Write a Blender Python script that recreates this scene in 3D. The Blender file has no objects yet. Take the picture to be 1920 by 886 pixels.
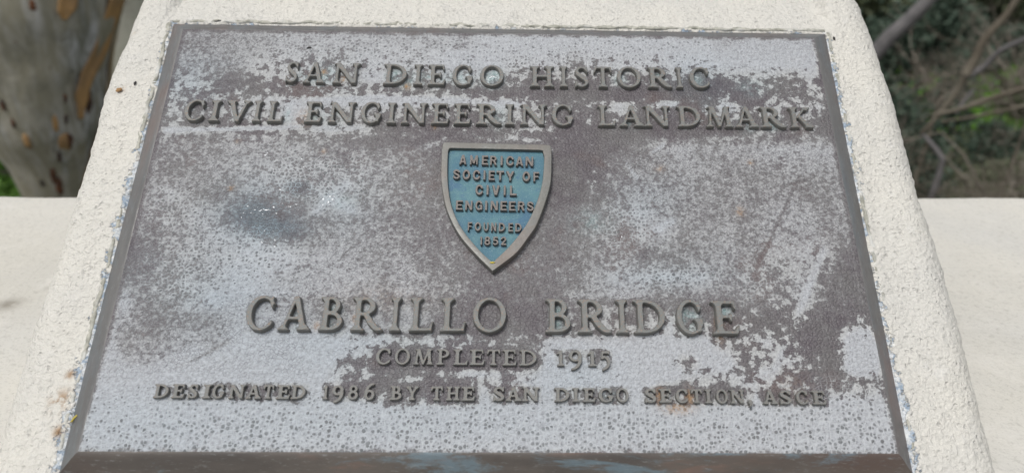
import bpy, math, random
import numpy as np
from mathutils import Vector, Matrix, noise
from mathutils.geometry import delaunay_2d_cdt
R = math.radians
scn = bpy.context.scene
col = scn.collection

# ---------------------------------------------------------------- camera
cam_d = bpy.data.cameras.new('camera'); cam = bpy.data.objects.new('camera', cam_d); col.objects.link(cam)
cam.matrix_world = Matrix(((0.99969, -0.00765, -0.02382, 0.0185),
                           (-0.01765, 0.45905, -0.88824, -0.54769),
                           (0.01773, 0.88838, 0.45877, 0.23882),
                           (0, 0, 0, 1)))
cam_d.sensor_width = 36; cam_d.lens = 26.68
cam_d.shift_x = -0.0265; cam_d.shift_y = 0.0293
cam_d.clip_start = 0.01; cam_d.clip_end = 2000
cam_d.dof.use_dof = True; cam_d.dof.focus_distance = 0.60; cam_d.dof.aperture_fstop = 5.2
scn.camera = cam

# ---------------------------------------------------------------- sky, sun, exposure
SUN_EL, SUN_AZ = 66, 218          # bright overcast: high soft light
w = bpy.data.worlds.new('World'); scn.world = w; w.use_nodes = True
nt = w.node_tree; bg = nt.nodes['Background']
sky = nt.nodes.new('ShaderNodeTexSky'); sky.sky_type = 'NISHITA'; sky.sun_disc = False
sky.sun_elevation = R(SUN_EL); sky.sun_rotation = R(SUN_AZ); sky.air_density = 1.0; sky.dust_density = 4.0; sky.ozone_density = 1.0
hs = nt.nodes.new('ShaderNodeHueSaturation'); hs.inputs['Saturation'].default_value = 0.3
nt.links.new(sky.outputs[0], hs.inputs['Color']); nt.links.new(hs.outputs[0], bg.inputs['Color'])
bg.inputs['Strength'].default_value = 0.14
sl = bpy.data.lights.new('sun', 'SUN'); sl.energy = 1.4; sl.angle = R(11); sl.color = (1.0, 0.97, 0.92)
so = bpy.data.objects.new('sun', sl); col.objects.link(so)
sd = Vector((math.sin(R(SUN_AZ))*math.cos(R(SUN_EL)), math.cos(R(SUN_AZ))*math.cos(R(SUN_EL)), math.sin(R(SUN_EL))))
so.rotation_euler = sd.to_track_quat('Z', 'Y').to_euler(); so.location = (2, 3, 6)
scn.view_settings.view_transform = 'Standard'; scn.view_settings.look = 'None'
scn.view_settings.exposure = 0.0; scn.view_settings.gamma = 1.0
# lettering: line -> (cap height mm, [(letter, centre mm, width mm, baseline mm), ...])
LAY = {
  'l1': (21.1, [('S', -177.0, 10.2, 124.6), ('A', -157.9, 17.7, 124.4), ('N', -131.2, 22.7, 124.2), ('D', -89.7, 19.7, 123.9), ('I', -70.4, 7.8, 123.8), ('E', -54.3, 14.8, 123.8), ('G', -32.4, 17.5, 123.7), ('O', -7.6, 20.0, 123.7), ('H', 35.2, 20.4, 123.7), ('I', 53.7, 7.1, 123.8), ('S', 69.2, 12.2, 123.8), ('T', 87.5, 15.4, 123.9), ('O', 109.8, 20.3, 124.1), ('R', 136.6, 21.0, 124.3), ('I', 153.2, 6.0, 124.4), ('C', 171.1, 17.8, 124.6)]),
  'l2': (20.3, [('C', -251.6, 16.1, 84.5), ('I', -235.0, 8.8, 84.5), ('V', -215.9, 19.7, 84.4), ('I', -200.2, 7.1, 84.4), ('L', -185.1, 12.7, 84.4), ('E', -153.9, 14.1, 84.3), ('N', -130.7, 22.4, 84.3), ('G', -106.6, 16.6, 84.3), ('I', -89.8, 7.6, 84.3), ('N', -71.0, 21.7, 84.3), ('E', -49.2, 14.5, 84.3), ('E', -31.0, 14.3, 84.3), ('R', -9.0, 21.3, 84.3), ('I', 8.1, 7.6, 84.3), ('N', 28.0, 22.6, 84.3), ('G', 52.3, 18.1, 84.3), ('L', 89.2, 14.5, 84.4), ('A', 110.1, 19.5, 84.4), ('N', 131.4, 22.6, 84.4), ('D', 158.2, 19.3, 84.5), ('M', 183.6, 22.6, 84.6), ('A', 206.8, 19.2, 84.6), ('R', 229.1, 21.1, 84.7), ('K', 252.4, 18.6, 84.8)]),
  'l3': (25.9, [('C', -170.7, 20.5, -96.9), ('A', -145.4, 22.1, -96.9), ('B', -119.3, 17.3, -97.0), ('R', -93.2, 23.2, -97.0), ('I', -73.0, 8.4, -97.1), ('L', -53.9, 17.4, -97.1), ('L', -30.8, 18.4, -97.2), ('O', -4.3, 24.3, -97.3), ('B', 46.3, 18.6, -97.5), ('R', 73.0, 24.5, -97.6), ('I', 93.1, 9.2, -97.7), ('D', 113.5, 23.2, -97.8), ('G', 143.5, 20.1, -98.0), ('E', 169.9, 19.7, -98.1)]),
  'l4': (11.2, [('C', -79.3, 10.5, -121.5), ('O', -65.9, 10.4, -121.5), ('M', -50.9, 13.6, -121.6), ('P', -36.7, 8.7, -121.6), ('L', -24.2, 10.1, -121.7), ('E', -12.3, 10.4, -121.7), ('T', -0.7, 9.3, -121.8), ('E', 11.0, 9.8, -121.9), ('D', 24.2, 11.9, -122.0), ('1', 47.4, 5.5, -122.1), ('9', 58.0, 8.8, -122.2), ('1', 70.1, 6.0, -122.3), ('5', 79.6, 7.2, -122.4)]),
  'l5': (9.3, [('D', -231.0, 9.5, -146.4), ('E', -219.1, 8.4, -146.4), ('S', -209.1, 6.1, -146.5), ('I', -199.7, 5.3, -146.5), ('G', -191.7, 7.7, -146.5), ('N', -178.9, 10.5, -146.6), ('A', -167.1, 9.7, -146.7), ('T', -157.1, 6.8, -146.7), ('E', -146.6, 9.0, -146.8), ('D', -136.3, 9.3, -146.8), ('1', -117.5, 3.4, -146.9), ('9', -109.0, 7.3, -147.0), ('8', -98.3, 6.5, -147.0), ('6', -86.9, 6.6, -147.1), ('B', -68.2, 7.6, -147.2), ('Y', -57.0, 8.4, -147.3), ('T', -39.9, 7.9, -147.4), ('H', -28.6, 8.9, -147.4), ('E', -17.6, 8.7, -147.5), ('S', 3.6, 7.7, -147.6), ('A', 14.1, 9.9, -147.7), ('N', 26.1, 11.5, -147.8), ('D', 48.1, 9.8, -148.0), ('I', 57.8, 4.3, -148.0), ('E', 67.4, 8.2, -148.1), ('G', 79.0, 9.9, -148.2), ('O', 90.7, 8.2, -148.3), ('S', 110.6, 7.9, -148.5), ('E', 121.4, 8.5, -148.5), ('C', 132.8, 8.3, -148.6), ('T', 143.3, 7.3, -148.7), ('I', 151.6, 4.3, -148.8), ('O', 161.2, 7.8, -148.9), ('N', 172.3, 9.8, -149.0), (',', 181.1, 2.9, -149.1), ('A', 195.6, 9.5, -149.2), ('S', 206.5, 8.1, -149.3), ('C', 218.4, 8.2, -149.4), ('E', 230.6, 9.2, -149.5)]),
  's1': (8.7, [('A', -28.8, 5.7, 43.8), ('M', -20.0, 6.1, 43.6), ('E', -11.1, 5.2, 43.5), ('R', -4.3, 5.5, 43.3), ('I', 2.2, 2.0, 43.2), ('C', 9.0, 6.3, 43.1), ('A', 16.6, 6.0, 42.9), ('N', 24.6, 6.2, 42.8)]),
  's2': (8.6, [('S', -33.4, 5.5, 30.1), ('O', -25.6, 5.9, 29.9), ('C', -17.5, 5.9, 29.7), ('I', -11.2, 1.8, 29.6), ('E', -5.4, 4.9, 29.4), ('T', 1.3, 5.9, 29.3), ('Y', 9.3, 6.6, 29.1), ('O', 22.1, 6.0, 28.8), ('F', 30.2, 4.8, 28.6)]),
  's3': (8.8, [('C', -14.9, 6.0, 16.0), ('I', -8.4, 1.9, 15.9), ('V', -1.8, 5.8, 15.8), ('I', 5.1, 1.8, 15.7), ('L', 11.9, 5.3, 15.6)]),
  's4': (8.3, [('E', -30.0, 5.3, 2.3), ('N', -22.6, 5.5, 2.2), ('G', -14.8, 5.4, 2.2), ('I', -9.1, 1.9, 2.1), ('N', -2.8, 5.7, 2.1), ('E', 4.6, 5.2, 2.0), ('E', 11.3, 5.3, 1.9), ('R', 18.3, 5.4, 1.9), ('S', 25.4, 5.4, 1.8)]),
  's5': (7.3, [('F', -21.1, 3.4, -15.8), ('O', -15.0, 4.8, -15.9), ('U', -8.7, 3.7, -16.0), ('N', -2.8, 3.9, -16.1), ('D', 3.5, 4.8, -16.2), ('E', 10.3, 3.6, -16.3), ('D', 16.2, 4.9, -16.4)]),
  's6': (7.1, [('1', -12.1, 1.6, -28.0), ('8', -7.4, 4.5, -28.0), ('5', -1.2, 4.3, -28.0), ('2', 5.0, 4.2, -28.0)]),
}
# patina coverage read over the plaque face, 0 bare bronze .. 9 pale patina
MAP_WHITE = [
  [5, 5, 5, 5, 5, 5, 5, 5, 5, 5, 5, 6, 6, 6, 6, 6, 6, 6, 6, 6, 7, 7, 7, 7, 7, 7, 7, 7, 7, 7, 7, 7, 7, 7, 7, 7, 7, 7, 7, 6, 6],
  [5, 5, 5, 5, 5, 5, 4, 4, 5, 5, 6, 6, 6, 6, 6, 6, 6, 6, 6, 6, 7, 7, 7, 7, 7, 7, 7, 7, 7, 7, 7, 6, 7, 7, 7, 7, 7, 6, 5, 6, 6],
  [4, 4, 4, 4, 4, 4, 5, 5, 5, 5, 5, 5, 4, 4, 6, 6, 6, 6, 7, 7, 7, 6, 6, 6, 5, 6, 6, 6, 6, 7, 7, 7, 7, 7, 7, 7, 7, 6, 5, 6, 6],
  [4, 4, 4, 5, 5, 5, 5, 4, 3, 4, 5, 5, 5, 5, 3, 4, 4, 5, 5, 5, 4, 4, 3, 3, 3, 3, 3, 3, 3, 3, 3, 3, 3, 4, 5, 5, 1, 6, 6, 6, 6],
  [3, 3, 3, 4, 4, 4, 4, 4, 5, 6, 6, 6, 7, 6, 6, 6, 6, 5, 5, 5, 6, 6, 5, 3, 3, 3, 4, 4, 4, 4, 4, 5, 3, 4, 5, 6, 5, 5, 6, 6, 6],
  [3, 3, 3, 3, 5, 5, 4, 4, 4, 4, 4, 4, 5, 4, 4, 3, 2, 3, 2, 3, 2, 4, 3, 3, 2, 3, 3, 2, 1, 1, 2, 3, 3, 3, 3, 4, 1, 1, 3, 5, 5],
  [4, 4, 4, 4, 3, 4, 4, 4, 5, 5, 5, 5, 4, 4, 3, 3, 3, 4, 3, 2, 2, 2, 2, 2, 3, 3, 1, 3, 5, 6, 5, 5, 5, 6, 6, 6, 6, 5, 4, 6, 6],
  [4, 4, 4, 4, 4, 3, 4, 5, 5, 5, 5, 5, 5, 5, 5, 5, 4, 3, 2, 2, 2, 2, 2, 2, 1, 2, 3, 4, 4, 5, 5, 4, 4, 4, 5, 5, 5, 5, 5, 6, 6],
  [5, 5, 5, 5, 5, 6, 4, 3, 4, 5, 5, 4, 5, 5, 4, 4, 4, 4, 4, 2, 2, 2, 2, 2, 2, 2, 4, 5, 5, 5, 4, 4, 4, 4, 4, 3, 4, 5, 5, 6, 6],
  [5, 5, 5, 3, 4, 5, 6, 5, 4, 3, 4, 3, 4, 5, 5, 4, 3, 3, 3, 2, 2, 2, 2, 2, 2, 2, 4, 6, 5, 4, 4, 4, 4, 4, 4, 4, 4, 5, 5, 6, 6],
  [5, 5, 3, 3, 3, 4, 5, 6, 6, 5, 4, 3, 4, 5, 5, 4, 4, 3, 3, 2, 3, 2, 2, 2, 2, 3, 4, 5, 6, 4, 5, 5, 4, 4, 3, 4, 4, 4, 4, 3, 6],
  [5, 5, 4, 3, 3, 4, 5, 6, 6, 7, 7, 6, 6, 6, 5, 5, 5, 4, 4, 3, 3, 2, 2, 2, 3, 4, 4, 2, 2, 3, 4, 5, 4, 4, 4, 5, 4, 2, 3, 3, 6],
  [5, 5, 5, 3, 3, 4, 5, 5, 7, 7, 6, 6, 6, 6, 6, 5, 6, 5, 4, 3, 2, 2, 2, 2, 3, 5, 6, 6, 6, 6, 6, 4, 4, 4, 4, 5, 3, 1, 1, 2, 6],
  [5, 5, 6, 5, 3, 4, 5, 7, 6, 6, 6, 6, 6, 6, 5, 4, 6, 5, 4, 3, 2, 2, 2, 3, 5, 5, 6, 5, 3, 4, 3, 3, 3, 3, 3, 4, 3, 2, 1, 2, 6],
  [6, 6, 7, 5, 3, 4, 5, 5, 6, 7, 7, 7, 6, 6, 7, 6, 6, 5, 4, 2, 2, 2, 2, 4, 4, 6, 5, 4, 4, 4, 3, 4, 4, 4, 3, 2, 2, 2, 2, 4, 8],
  [7, 7, 7, 5, 4, 5, 6, 5, 7, 8, 8, 8, 7, 5, 6, 6, 4, 5, 5, 6, 5, 4, 5, 7, 7, 6, 7, 7, 8, 7, 8, 4, 5, 6, 3, 1, 3, 6, 8, 8, 8],
  [8, 8, 8, 6, 6, 7, 8, 8, 8, 8, 8, 7, 7, 5, 4, 3, 2, 2, 2, 3, 3, 3, 4, 8, 8, 7, 7, 7, 8, 5, 7, 8, 4, 4, 6, 5, 2, 5, 8, 8, 8],
  [8, 8, 8, 8, 8, 8, 8, 8, 7, 7, 7, 7, 7, 5, 4, 3, 5, 3, 4, 5, 5, 6, 7, 8, 8, 8, 7, 8, 5, 4, 4, 4, 6, 4, 5, 3, 3, 3, 4, 8, 8],
  [8, 8, 8, 8, 8, 8, 8, 8, 8, 8, 8, 8, 8, 8, 8, 6, 6, 6, 6, 6, 8, 8, 8, 8, 8, 8, 8, 8, 8, 8, 8, 8, 8, 8, 8, 8, 8, 8, 7, 7, 8],
  [9, 9, 9, 9, 9, 9, 9, 9, 9, 9, 9, 9, 9, 9, 9, 9, 9, 9, 9, 9, 9, 9, 9, 9, 9, 9, 9, 9, 9, 9, 9, 9, 9, 9, 9, 9, 8, 8, 8, 8, 8],
  [9, 9, 9, 9, 9, 9, 9, 9, 9, 9, 9, 9, 9, 9, 9, 9, 9, 9, 9, 9, 9, 9, 9, 9, 9, 9, 9, 9, 9, 9, 9, 9, 9, 9, 9, 9, 9, 9, 9, 9, 9],
  [9, 9, 9, 9, 9, 9, 9, 9, 9, 9, 9, 9, 9, 9, 9, 9, 9, 9, 9, 9, 9, 9, 9, 9, 9, 9, 9, 9, 9, 9, 9, 9, 9, 9, 9, 9, 9, 9, 9, 9, 9],
]

# ---------------------------------------------------------------- object helpers
def mesh_obj(name, verts, faces, mat=None, parent=None, smooth=False):
    me = bpy.data.meshes.new(name); me.from_pydata([tuple(v) for v in verts], [], [tuple(f) for f in faces]); me.update()
    if smooth: me.polygons.foreach_set('use_smooth', [True]*len(me.polygons))
    if mat: me.materials.append(mat)
    o = bpy.data.objects.new(name, me); col.objects.link(o)
    if parent: o.parent = parent
    return o
def inst(name, me, parent=None):
    o = bpy.data.objects.new(name, me); col.objects.link(o)
    if parent: o.parent = parent
    return o
def empty(name, loc=(0, 0, 0)):
    o = bpy.data.objects.new(name, None); o.location = loc; o.empty_display_size = .05; col.objects.link(o); return o
def tag(o, label=None, cat=None, group=None, kind=None):
    if label: o['label'] = label
    if cat: o['category'] = cat
    if group: o['group'] = group
    if kind: o['kind'] = kind
    return o
def grid_faces(nx, ny):
    return [(j*nx+i, j*nx+i+1, (j+1)*nx+i+1, (j+1)*nx+i) for j in range(ny-1) for i in range(nx-1)]
def nz(x, y, z=0.0): return noise.noise(Vector((x, y, z)))
def attr(o, name, vals):
    a = o.data.attributes.new(name, 'FLOAT', 'POINT'); a.data.foreach_set('value', np.asarray(vals, dtype=np.float32))
def smstep(a, b, x):
    t = np.clip((x-a)/(b-a), 0, 1); return t*t*(3-2*t)

# ---------------------------------------------------------------- node helpers
class NM:
    def __init__(s, name):
        s.m = bpy.data.materials.new(name); s.m.use_nodes = True; s.t = s.m.node_tree; s.n = s.t.nodes; s.l = s.t.links
        s.b = s.n['Principled BSDF']; s.tc = s.n.new('ShaderNodeTexCoord')
    def put(s, sock, v):
        if isinstance(v, bpy.types.NodeSocket): s.l.new(v, sock)
        elif isinstance(v, tuple) and len(v) == 3 and sock.type == 'RGBA': sock.default_value = (*v, 1)
        else: sock.default_value = v
    def obj(s): return s.tc.outputs['Object']
    def noise(s, scale, detail=4, rough=.55, vec=None, dist=0, out=0):
        n = s.n.new('ShaderNodeTexNoise'); s.put(n.inputs['Vector'], vec or s.obj())
        n.inputs['Scale'].default_value = scale; n.inputs['Detail'].default_value = detail; n.inputs['Roughness'].default_value = rough
        n.inputs['Distortion'].default_value = dist; return n.outputs[out]
    def vor(s, scale, feat='F1', vec=None, rnd=1.0, out='Distance'):
        n = s.n.new('ShaderNodeTexVoronoi'); n.feature = feat; s.put(n.inputs['Vector'], vec or s.obj())
        n.inputs['Scale'].default_value = scale; n.inputs['Randomness'].default_value = rnd; return n.outputs[out]
    def math(s, op, a, b=0.0, c=0.0, clamp=False):
        n = s.n.new('ShaderNodeMath'); n.operation = op; n.use_clamp = clamp
        s.put(n.inputs[0], a); s.put(n.inputs[1], b); s.put(n.inputs[2], c); return n.outputs[0]
    def ss(s, x, a, b, lo=0.0, hi=1.0):
        n = s.n.new('ShaderNodeMapRange'); n.interpolation_type = 'SMOOTHSTEP'
        s.put(n.inputs['Value'], x); s.put(n.inputs['From Min'], a); s.put(n.inputs['From Max'], b)
        n.inputs['To Min'].default_value = lo; n.inputs['To Max'].default_value = hi; return n.outputs[0]
    def mix(s, f, a, b, mode='MIX'):
        n = s.n.new('ShaderNodeMix'); n.data_type = 'RGBA'; n.blend_type = mode
        s.put(n.inputs[0], f); s.put(n.inputs[6], a); s.put(n.inputs[7], b); return n.outputs[2]
    def attr(s, name):
        n = s.n.new('ShaderNodeAttribute'); n.attribute_name = name; return n.outputs['Fac']
    def vmath(s, op, a, b):
        n = s.n.new('ShaderNodeVectorMath'); n.operation = op; s.put(n.inputs[0], a); s.put(n.inputs[1], b); return n.outputs[0]
    def scalev(s, xyz, vec=None):
        n = s.n.new('ShaderNodeMapping'); s.put(n.inputs['Vector'], vec or s.obj()); n.inputs['Scale'].default_value = xyz; return n.outputs[0]
    def bump(s, h, dist, strength=1.0, prev=None):
        n = s.n.new('ShaderNodeBump'); s.put(n.inputs['Height'], h); n.inputs['Distance'].default_value = dist
        n.inputs['Strength'].default_value = strength
        if prev: s.l.new(prev, n.inputs['Normal'])
        return n.outputs[0]
    def done(s, colr, rough=.6, normal=None, metal=0.0, spec=.5):
        s.put(s.b.inputs['Base Color'], colr); s.put(s.b.inputs['Roughness'], rough); s.put(s.b.inputs['Metallic'], metal)
        s.put(s.b.inputs['Specular IOR Level'], spec)
        if normal: s.l.new(normal, s.b.inputs['Normal'])
        return s.m

# ---------------------------------------------------------------- materials
def m_panel():
    k = NM('weathered_bronze_field')
    W, D, B, O, S, G = [k.attr(a) for a in ('white', 'dots', 'blue', 'rust', 'glint_fleck', 'teal')]
    # domain warp
    sc = k.n.new('ShaderNodeVectorMath'); sc.operation = 'MULTIPLY_ADD'
    k.put(sc.inputs[0], k.noise(170, 3, .6, out=1)); sc.inputs[1].default_value = (.0022,)*3; k.put(sc.inputs[2], k.obj()); wv = sc.outputs[0]
    n1 = k.noise(75, 9, .68, wv); n2 = k.noise(420, 5, .7, wv); n3 = k.noise(20, 4, .6)
    cells = k.vor(300, 'DISTANCE_TO_EDGE', wv, .8); ctr = k.vor(300, 'F1', wv, .8); crnd = k.n.new('ShaderNodeSeparateColor'); k.put(crnd.inputs[0], k.vor(300, 'F1', wv, .8, 'Color'))
    # patina coverage: crisp flakes where the old film broke off, fine mottling elsewhere
    Fk = k.attr('flake'); nf = k.noise(150, 8, .66, wv); nm = k.noise(260, 6, .72, wv)
    a1 = k.math('ADD', k.math('MULTIPLY', k.math('SUBTRACT', nf, .5), 2.5), k.math('MULTIPLY', k.math('SUBTRACT', n1, .5), .9))
    a2 = k.math('ADD', k.math('MULTIPLY', k.math('SUBTRACT', nm, .5), 1.8), k.math('ADD', k.math('MULTIPLY', k.math('SUBTRACT', n1, .5), .8), k.math('MULTIPLY', k.math('SUBTRACT', n2, .5), 1.3)))
    tex = k.math('ADD', k.math('MULTIPLY', a1, Fk), k.math('MULTIPLY', a2, k.math('SUBTRACT', 1.0, Fk)))
    cov = k.math('ADD', k.math('SUBTRACT', W, .5), tex)
    covc = k.math('ADD', cov, k.math('MULTIPLY', k.math('SUBTRACT', .12, cells), k.math('MULTIPLY', D, .8)))
    soft = k.math('ADD', .04, k.math('MULTIPLY', k.math('SUBTRACT', 1.0, Fk), .13))
    mask = k.ss(covc, k.math('MULTIPLY', soft, -1.0), soft)
    film = k.math('MULTIPLY', k.ss(cov, -.6, .3), k.math('SUBTRACT', 1.0, k.math('MULTIPLY', Fk, .7)))
    dark = k.mix(k.ss(n3, .35, .65), (.092, .076, .083), (.118, .108, .106))
    dark = k.mix(k.ss(k.noise(14, 3, .6), .55, .7), dark, (.108, .076, .072))
    dark = k.mix(k.ss(k.noise(1000, 3, .7), .52, .74), dark, (.27, .255, .26))
    dark = k.mix(k.ss(k.noise(1000, 3, .7), .46, .3), dark, (.075, .066, .07))
    light = k.mix(k.ss(W, .45, .85), k.mix(Fk, (.385, .378, .375), (.48, .475, .465)), (.455, .46, .475))
    light = k.mix(k.ss(k.noise(330, 6, .75), .36, .60), k.mix(.38, light, dark), light)
    base = k.mix(k.math('MULTIPLY', film, .5), dark, light)
    c = k.mix(mask, base, light)
    thr = k.math('ADD', k.math('MULTIPLY', D, .33), k.math('MULTIPLY', k.math('SUBTRACT', crnd.outputs[0], .6), .26))
    dot = k.math('MULTIPLY', k.ss(k.math('SUBTRACT', thr, ctr), -.05, .05), k.ss(D, .12, .5))
    c = k.mix(k.math('MULTIPLY', dot, k.math('ADD', .65, k.math('MULTIPLY', crnd.outputs[1], .3))), c, k.mix(k.ss(n3, .4, .6), (.165, .172, .172), (.14, .14, .14)))
    vein = k.math('MULTIPLY', k.ss(cells, .11, .03), k.math('MULTIPLY', k.ss(D, .4, .8), k.ss(n1, .42, .55)))
    c = k.mix(k.math('MULTIPLY', vein, .75), c, (.47, .475, .48))
    crk = k.math('MULTIPLY', k.ss(k.vor(420, 'DISTANCE_TO_EDGE', wv, 1.0), .10, .02), k.math('MULTIPLY', k.ss(n1, .40, .56), k.math('MULTIPLY', k.ss(D, .6, .3), k.math('SUBTRACT', 1.0, Fk))))
    c = k.mix(k.math('MULTIPLY', crk, .62), c, (.13, .12, .125))
    c = k.mix(k.math('MULTIPLY', B, .8), c, k.mix(1.0, c, (.72, .93, 1.06), 'MULTIPLY'))
    c = k.mix(k.math('MULTIPLY', G, k.ss(n1, .36, .6)), c, k.mix(k.ss(n2, .42, .6), (.17, .30, .30), (.52, .62, .64)))
    c = k.mix(k.math('MULTIPLY', O, k.ss(n2, .35, .6)), c, (.34, .19, .07))
    cr = k.math('MULTIPLY', k.ss(k.noise(380, 2, .5), k.math('SUBTRACT', .80, k.math('MULTIPLY', S, .22)), k.math('SUBTRACT', .82, k.math('MULTIPLY', S, .22))), k.ss(S, .02, .2))
    c = k.mix(cr, c, (.88, .90, .92))  # specular glints painted as white flecks in the colour
    h = k.math('ADD', k.math('ADD', k.math('MULTIPLY', k.ss(cells, 0, .3), .9), k.math('MULTIPLY', mask, .55)), k.math('ADD', k.math('MULTIPLY', n2, .6), k.math('MULTIPLY', cr, 1.5)))
    return k.done(c, k.mix(mask, (.50,)*3, (.66,)*3), k.bump(h, .00045, .9), .0, .4)
def m_bronze(name, a, b, c3, streak=(1, 1, 1), metal=.25, rough=.42, blue=.0, red=.0):
    k = NM(name)
    v = k.scalev(streak)
    oi = k.n.new('ShaderNodeObjectInfo')
    ad = k.n.new('ShaderNodeVectorMath'); ad.operation = 'MULTIPLY_ADD'
    k.put(ad.inputs[0], k.obj()); ad.inputs[1].default_value = streak; k.l.new(oi.outputs['Location'], ad.inputs[2]); v = ad.outputs[0]
    n1 = k.noise(45, 5, .6, v); n2 = k.noise(500, 4, .7, v); n4 = k.noise(14, 4, .6, v)
    c = k.mix(k.ss(n1, .36, .64), a, b)
    c = k.mix(k.ss(n4, .5, .7), c, c3)
    c = k.mix(k.math('MULTIPLY', k.ss(k.noise(30, 7, .75, v, .4), .51, .62), blue), c, (.17, .27, .33))
    c = k.mix(k.math('MULTIPLY', k.ss(k.noise(22, 5, .7, v), .55, .7), red), c, (.22, .125, .095))
    c = k.mix(k.math('MULTIPLY', k.ss(n2, .55, .75), .35), c, (.34, .36, .36))
    c = k.mix(k.math('MULTIPLY', k.ss(n2, .46, .3), .4), c, (.09, .08, .075))
    return k.done(c, k.ss(n1, .3, .7, rough-.06, rough+.12), k.bump(n2, .00025, .6), metal, .5)
def m_enamel():
    k = NM('sparkling_blue_enamel')
    n1 = k.noise(35, 5, .65); n2 = k.noise(1500, 2, .6)
    c = k.mix(k.ss(n1, .38, .62), (.062, .160, .215), (.098, .215, .238))
    c = k.mix(k.ss(k.noise(70, 4, .6), .52, .68), c, (.055, .14, .22))
    c = k.mix(k.math('MULTIPLY', k.ss(n2, .60, .72), .7), c, (.33, .45, .48))  # sparkle painted as pale specks in the base colour
    c = k.mix(k.ss(n2, .42, .3), c, (.08, .17, .25))
    return k.done(c, .5, k.bump(n2, .0003, .8), .0, .3)
def m_paint():
    k = NM('painted_stucco')
    gr = None; E, S = k.attr('edge'), k.attr('rustspot')
    n1 = k.noise(9, 5, .6); n2 = k.noise(190, 5, .6); n3 = k.noise(60, 5, .65)
    c = k.mix(k.ss(n1, .3, .7), (.655, .635, .575), (.61, .597, .553))
    sc = k.n.new('ShaderNodeVectorMath'); sc.operation = 'MULTIPLY_ADD'
    k.put(sc.inputs[0], k.noise(200, 2, .6, out=1)); sc.inputs[1].default_value = (.004,)*3; k.put(sc.inputs[2], k.obj())
    wv = sc.outputs[0]
    pit = k.vor(250, 'F1', wv, 1.0); rn = k.n.new('ShaderNodeSeparateColor'); k.put(rn.inputs[0], k.vor(250, 'F1', wv, 1.0, 'Color'))
    pm = k.ss(k.math('ADD', pit, k.math('MULTIPLY', rn.outputs[0], .45)), .50, .22)
    c = k.mix(k.math('MULTIPLY', pm, k.ss(n3, .35, .6, .08, .30)), c, (.42, .415, .38))
    c = k.mix(k.math('MULTIPLY', k.ss(k.noise(420, 3, .6, wv), .52, .68), .20), c, (.42, .415, .39))
    dk = k.math('MULTIPLY', k.ss(k.vor(95, 'F1', wv, 1.0), .13, .07), k.ss(k.noise(25, 3, .6), .52, .64))
    c = k.mix(k.math('MULTIPLY', dk, .2), c, (.24, .26, .28))
    c = k.mix(k.math('MULTIPLY', k.ss(n3, .55, .75), .35), c, (.70, .69, .66))
    ch = k.math('ADD', k.math('MULTIPLY', k.math('SUBTRACT', k.noise(110, 6, .72, wv), .5), 2.0), k.math('SUBTRACT', E, .68))
    chm = k.ss(ch, -.01, .04)
    c = k.mix(chm, c, k.mix(k.ss(n2, .42, .6), (.30, .37, .45), (.58, .61, .62)))
    wh = k.math('ADD', k.math('MULTIPLY', k.math('SUBTRACT', k.noise(130, 4, .7), .5), 2.0), k.math('SUBTRACT', E, .82))
    c = k.mix(k.math('MULTIPLY', k.ss(wh, 0, .06), .6), c, (.78, .79, .78))
    c = k.mix(k.math('MULTIPLY', S, k.ss(n3, .42, .56)), c, (.30, .17, .07))
    h = k.math('ADD', k.math('MULTIPLY', pm, -.45), k.math('ADD', k.math('MULTIPLY', k.math('ADD', n2, k.noise(300, 2, .5, wv)), 1.3), k.math('ADD', k.math('MULTIPLY', n3, 1.2), k.math('MULTIPLY', chm, -1.1))))
    return k.done(c, .6, k.bump(h, .0015, 1.0), 0, .3)
def m_wall():
    k = NM('painted_parapet_top')
    n1 = k.noise(6, 5, .6); n2 = k.noise(160, 6, .65); n3 = k.noise(30, 5, .6)
    c = k.mix(k.ss(n1, .3, .7), (.625, .605, .545), (.58, .568, .525))
    c = k.mix(k.math('MULTIPLY', k.ss(n2, .52, .66), .38), c, (.36, .35, .31)); c = k.mix(k.math('MULTIPLY', k.ss(k.noise(420, 4, .65), .53, .66), .30), c, (.30, .29, .26))
    c = k.mix(k.math('MULTIPLY', k.ss(k.noise(2.2, 5, .6), .48, .66), .3), c, (.45, .43, .37))
    c = k.mix(k.math('MULTIPLY', k.ss(n3, .5, .7), .4), c, (.67, .65, .60))
    c = k.mix(k.math('MULTIPLY', k.attr('stain'), k.ss(n3, .35, .6)), c, (.27, .25, .21))
    return k.done(c, .7, k.bump(k.math('ADD', n2, k.math('MULTIPLY', n3, 1.5)), .0012, .7), 0, .3)
def m_bark(name, a, b, c3):
    k = NM(name)
    v = k.scalev((1, 1, .14))
    n1 = k.noise(16, 6, .68, v, .5); n2 = k.noise(3.2, 4, .6, v); n3 = k.noise(45, 5, .65, v)
    c = k.mix(k.ss(n1, .42, .60), a, b); c = k.mix(k.math('MULTIPLY', k.ss(n2, .46, .58), .75), c, c3)
    c = k.mix(k.math('MULTIPLY', k.ss(k.noise(9, 5, .7), .5, .62), .35), c, k.mix(.5, a, (.10, .10, .07)))
    kn = k.ss(k.vor(7, 'F1', k.scalev((1, 1, .55)), 1.0), .15, .07)
    c = k.mix(k.math('MULTIPLY', kn, .85), c, (.045, .035, .035))
    c = k.mix(k.math('MULTIPLY', k.ss(n3, .55, .75), .5), c, (.09, .08, .07))
    return k.done(c, .75, k.bump(n1, .012, .7), 0, .25)
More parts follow.
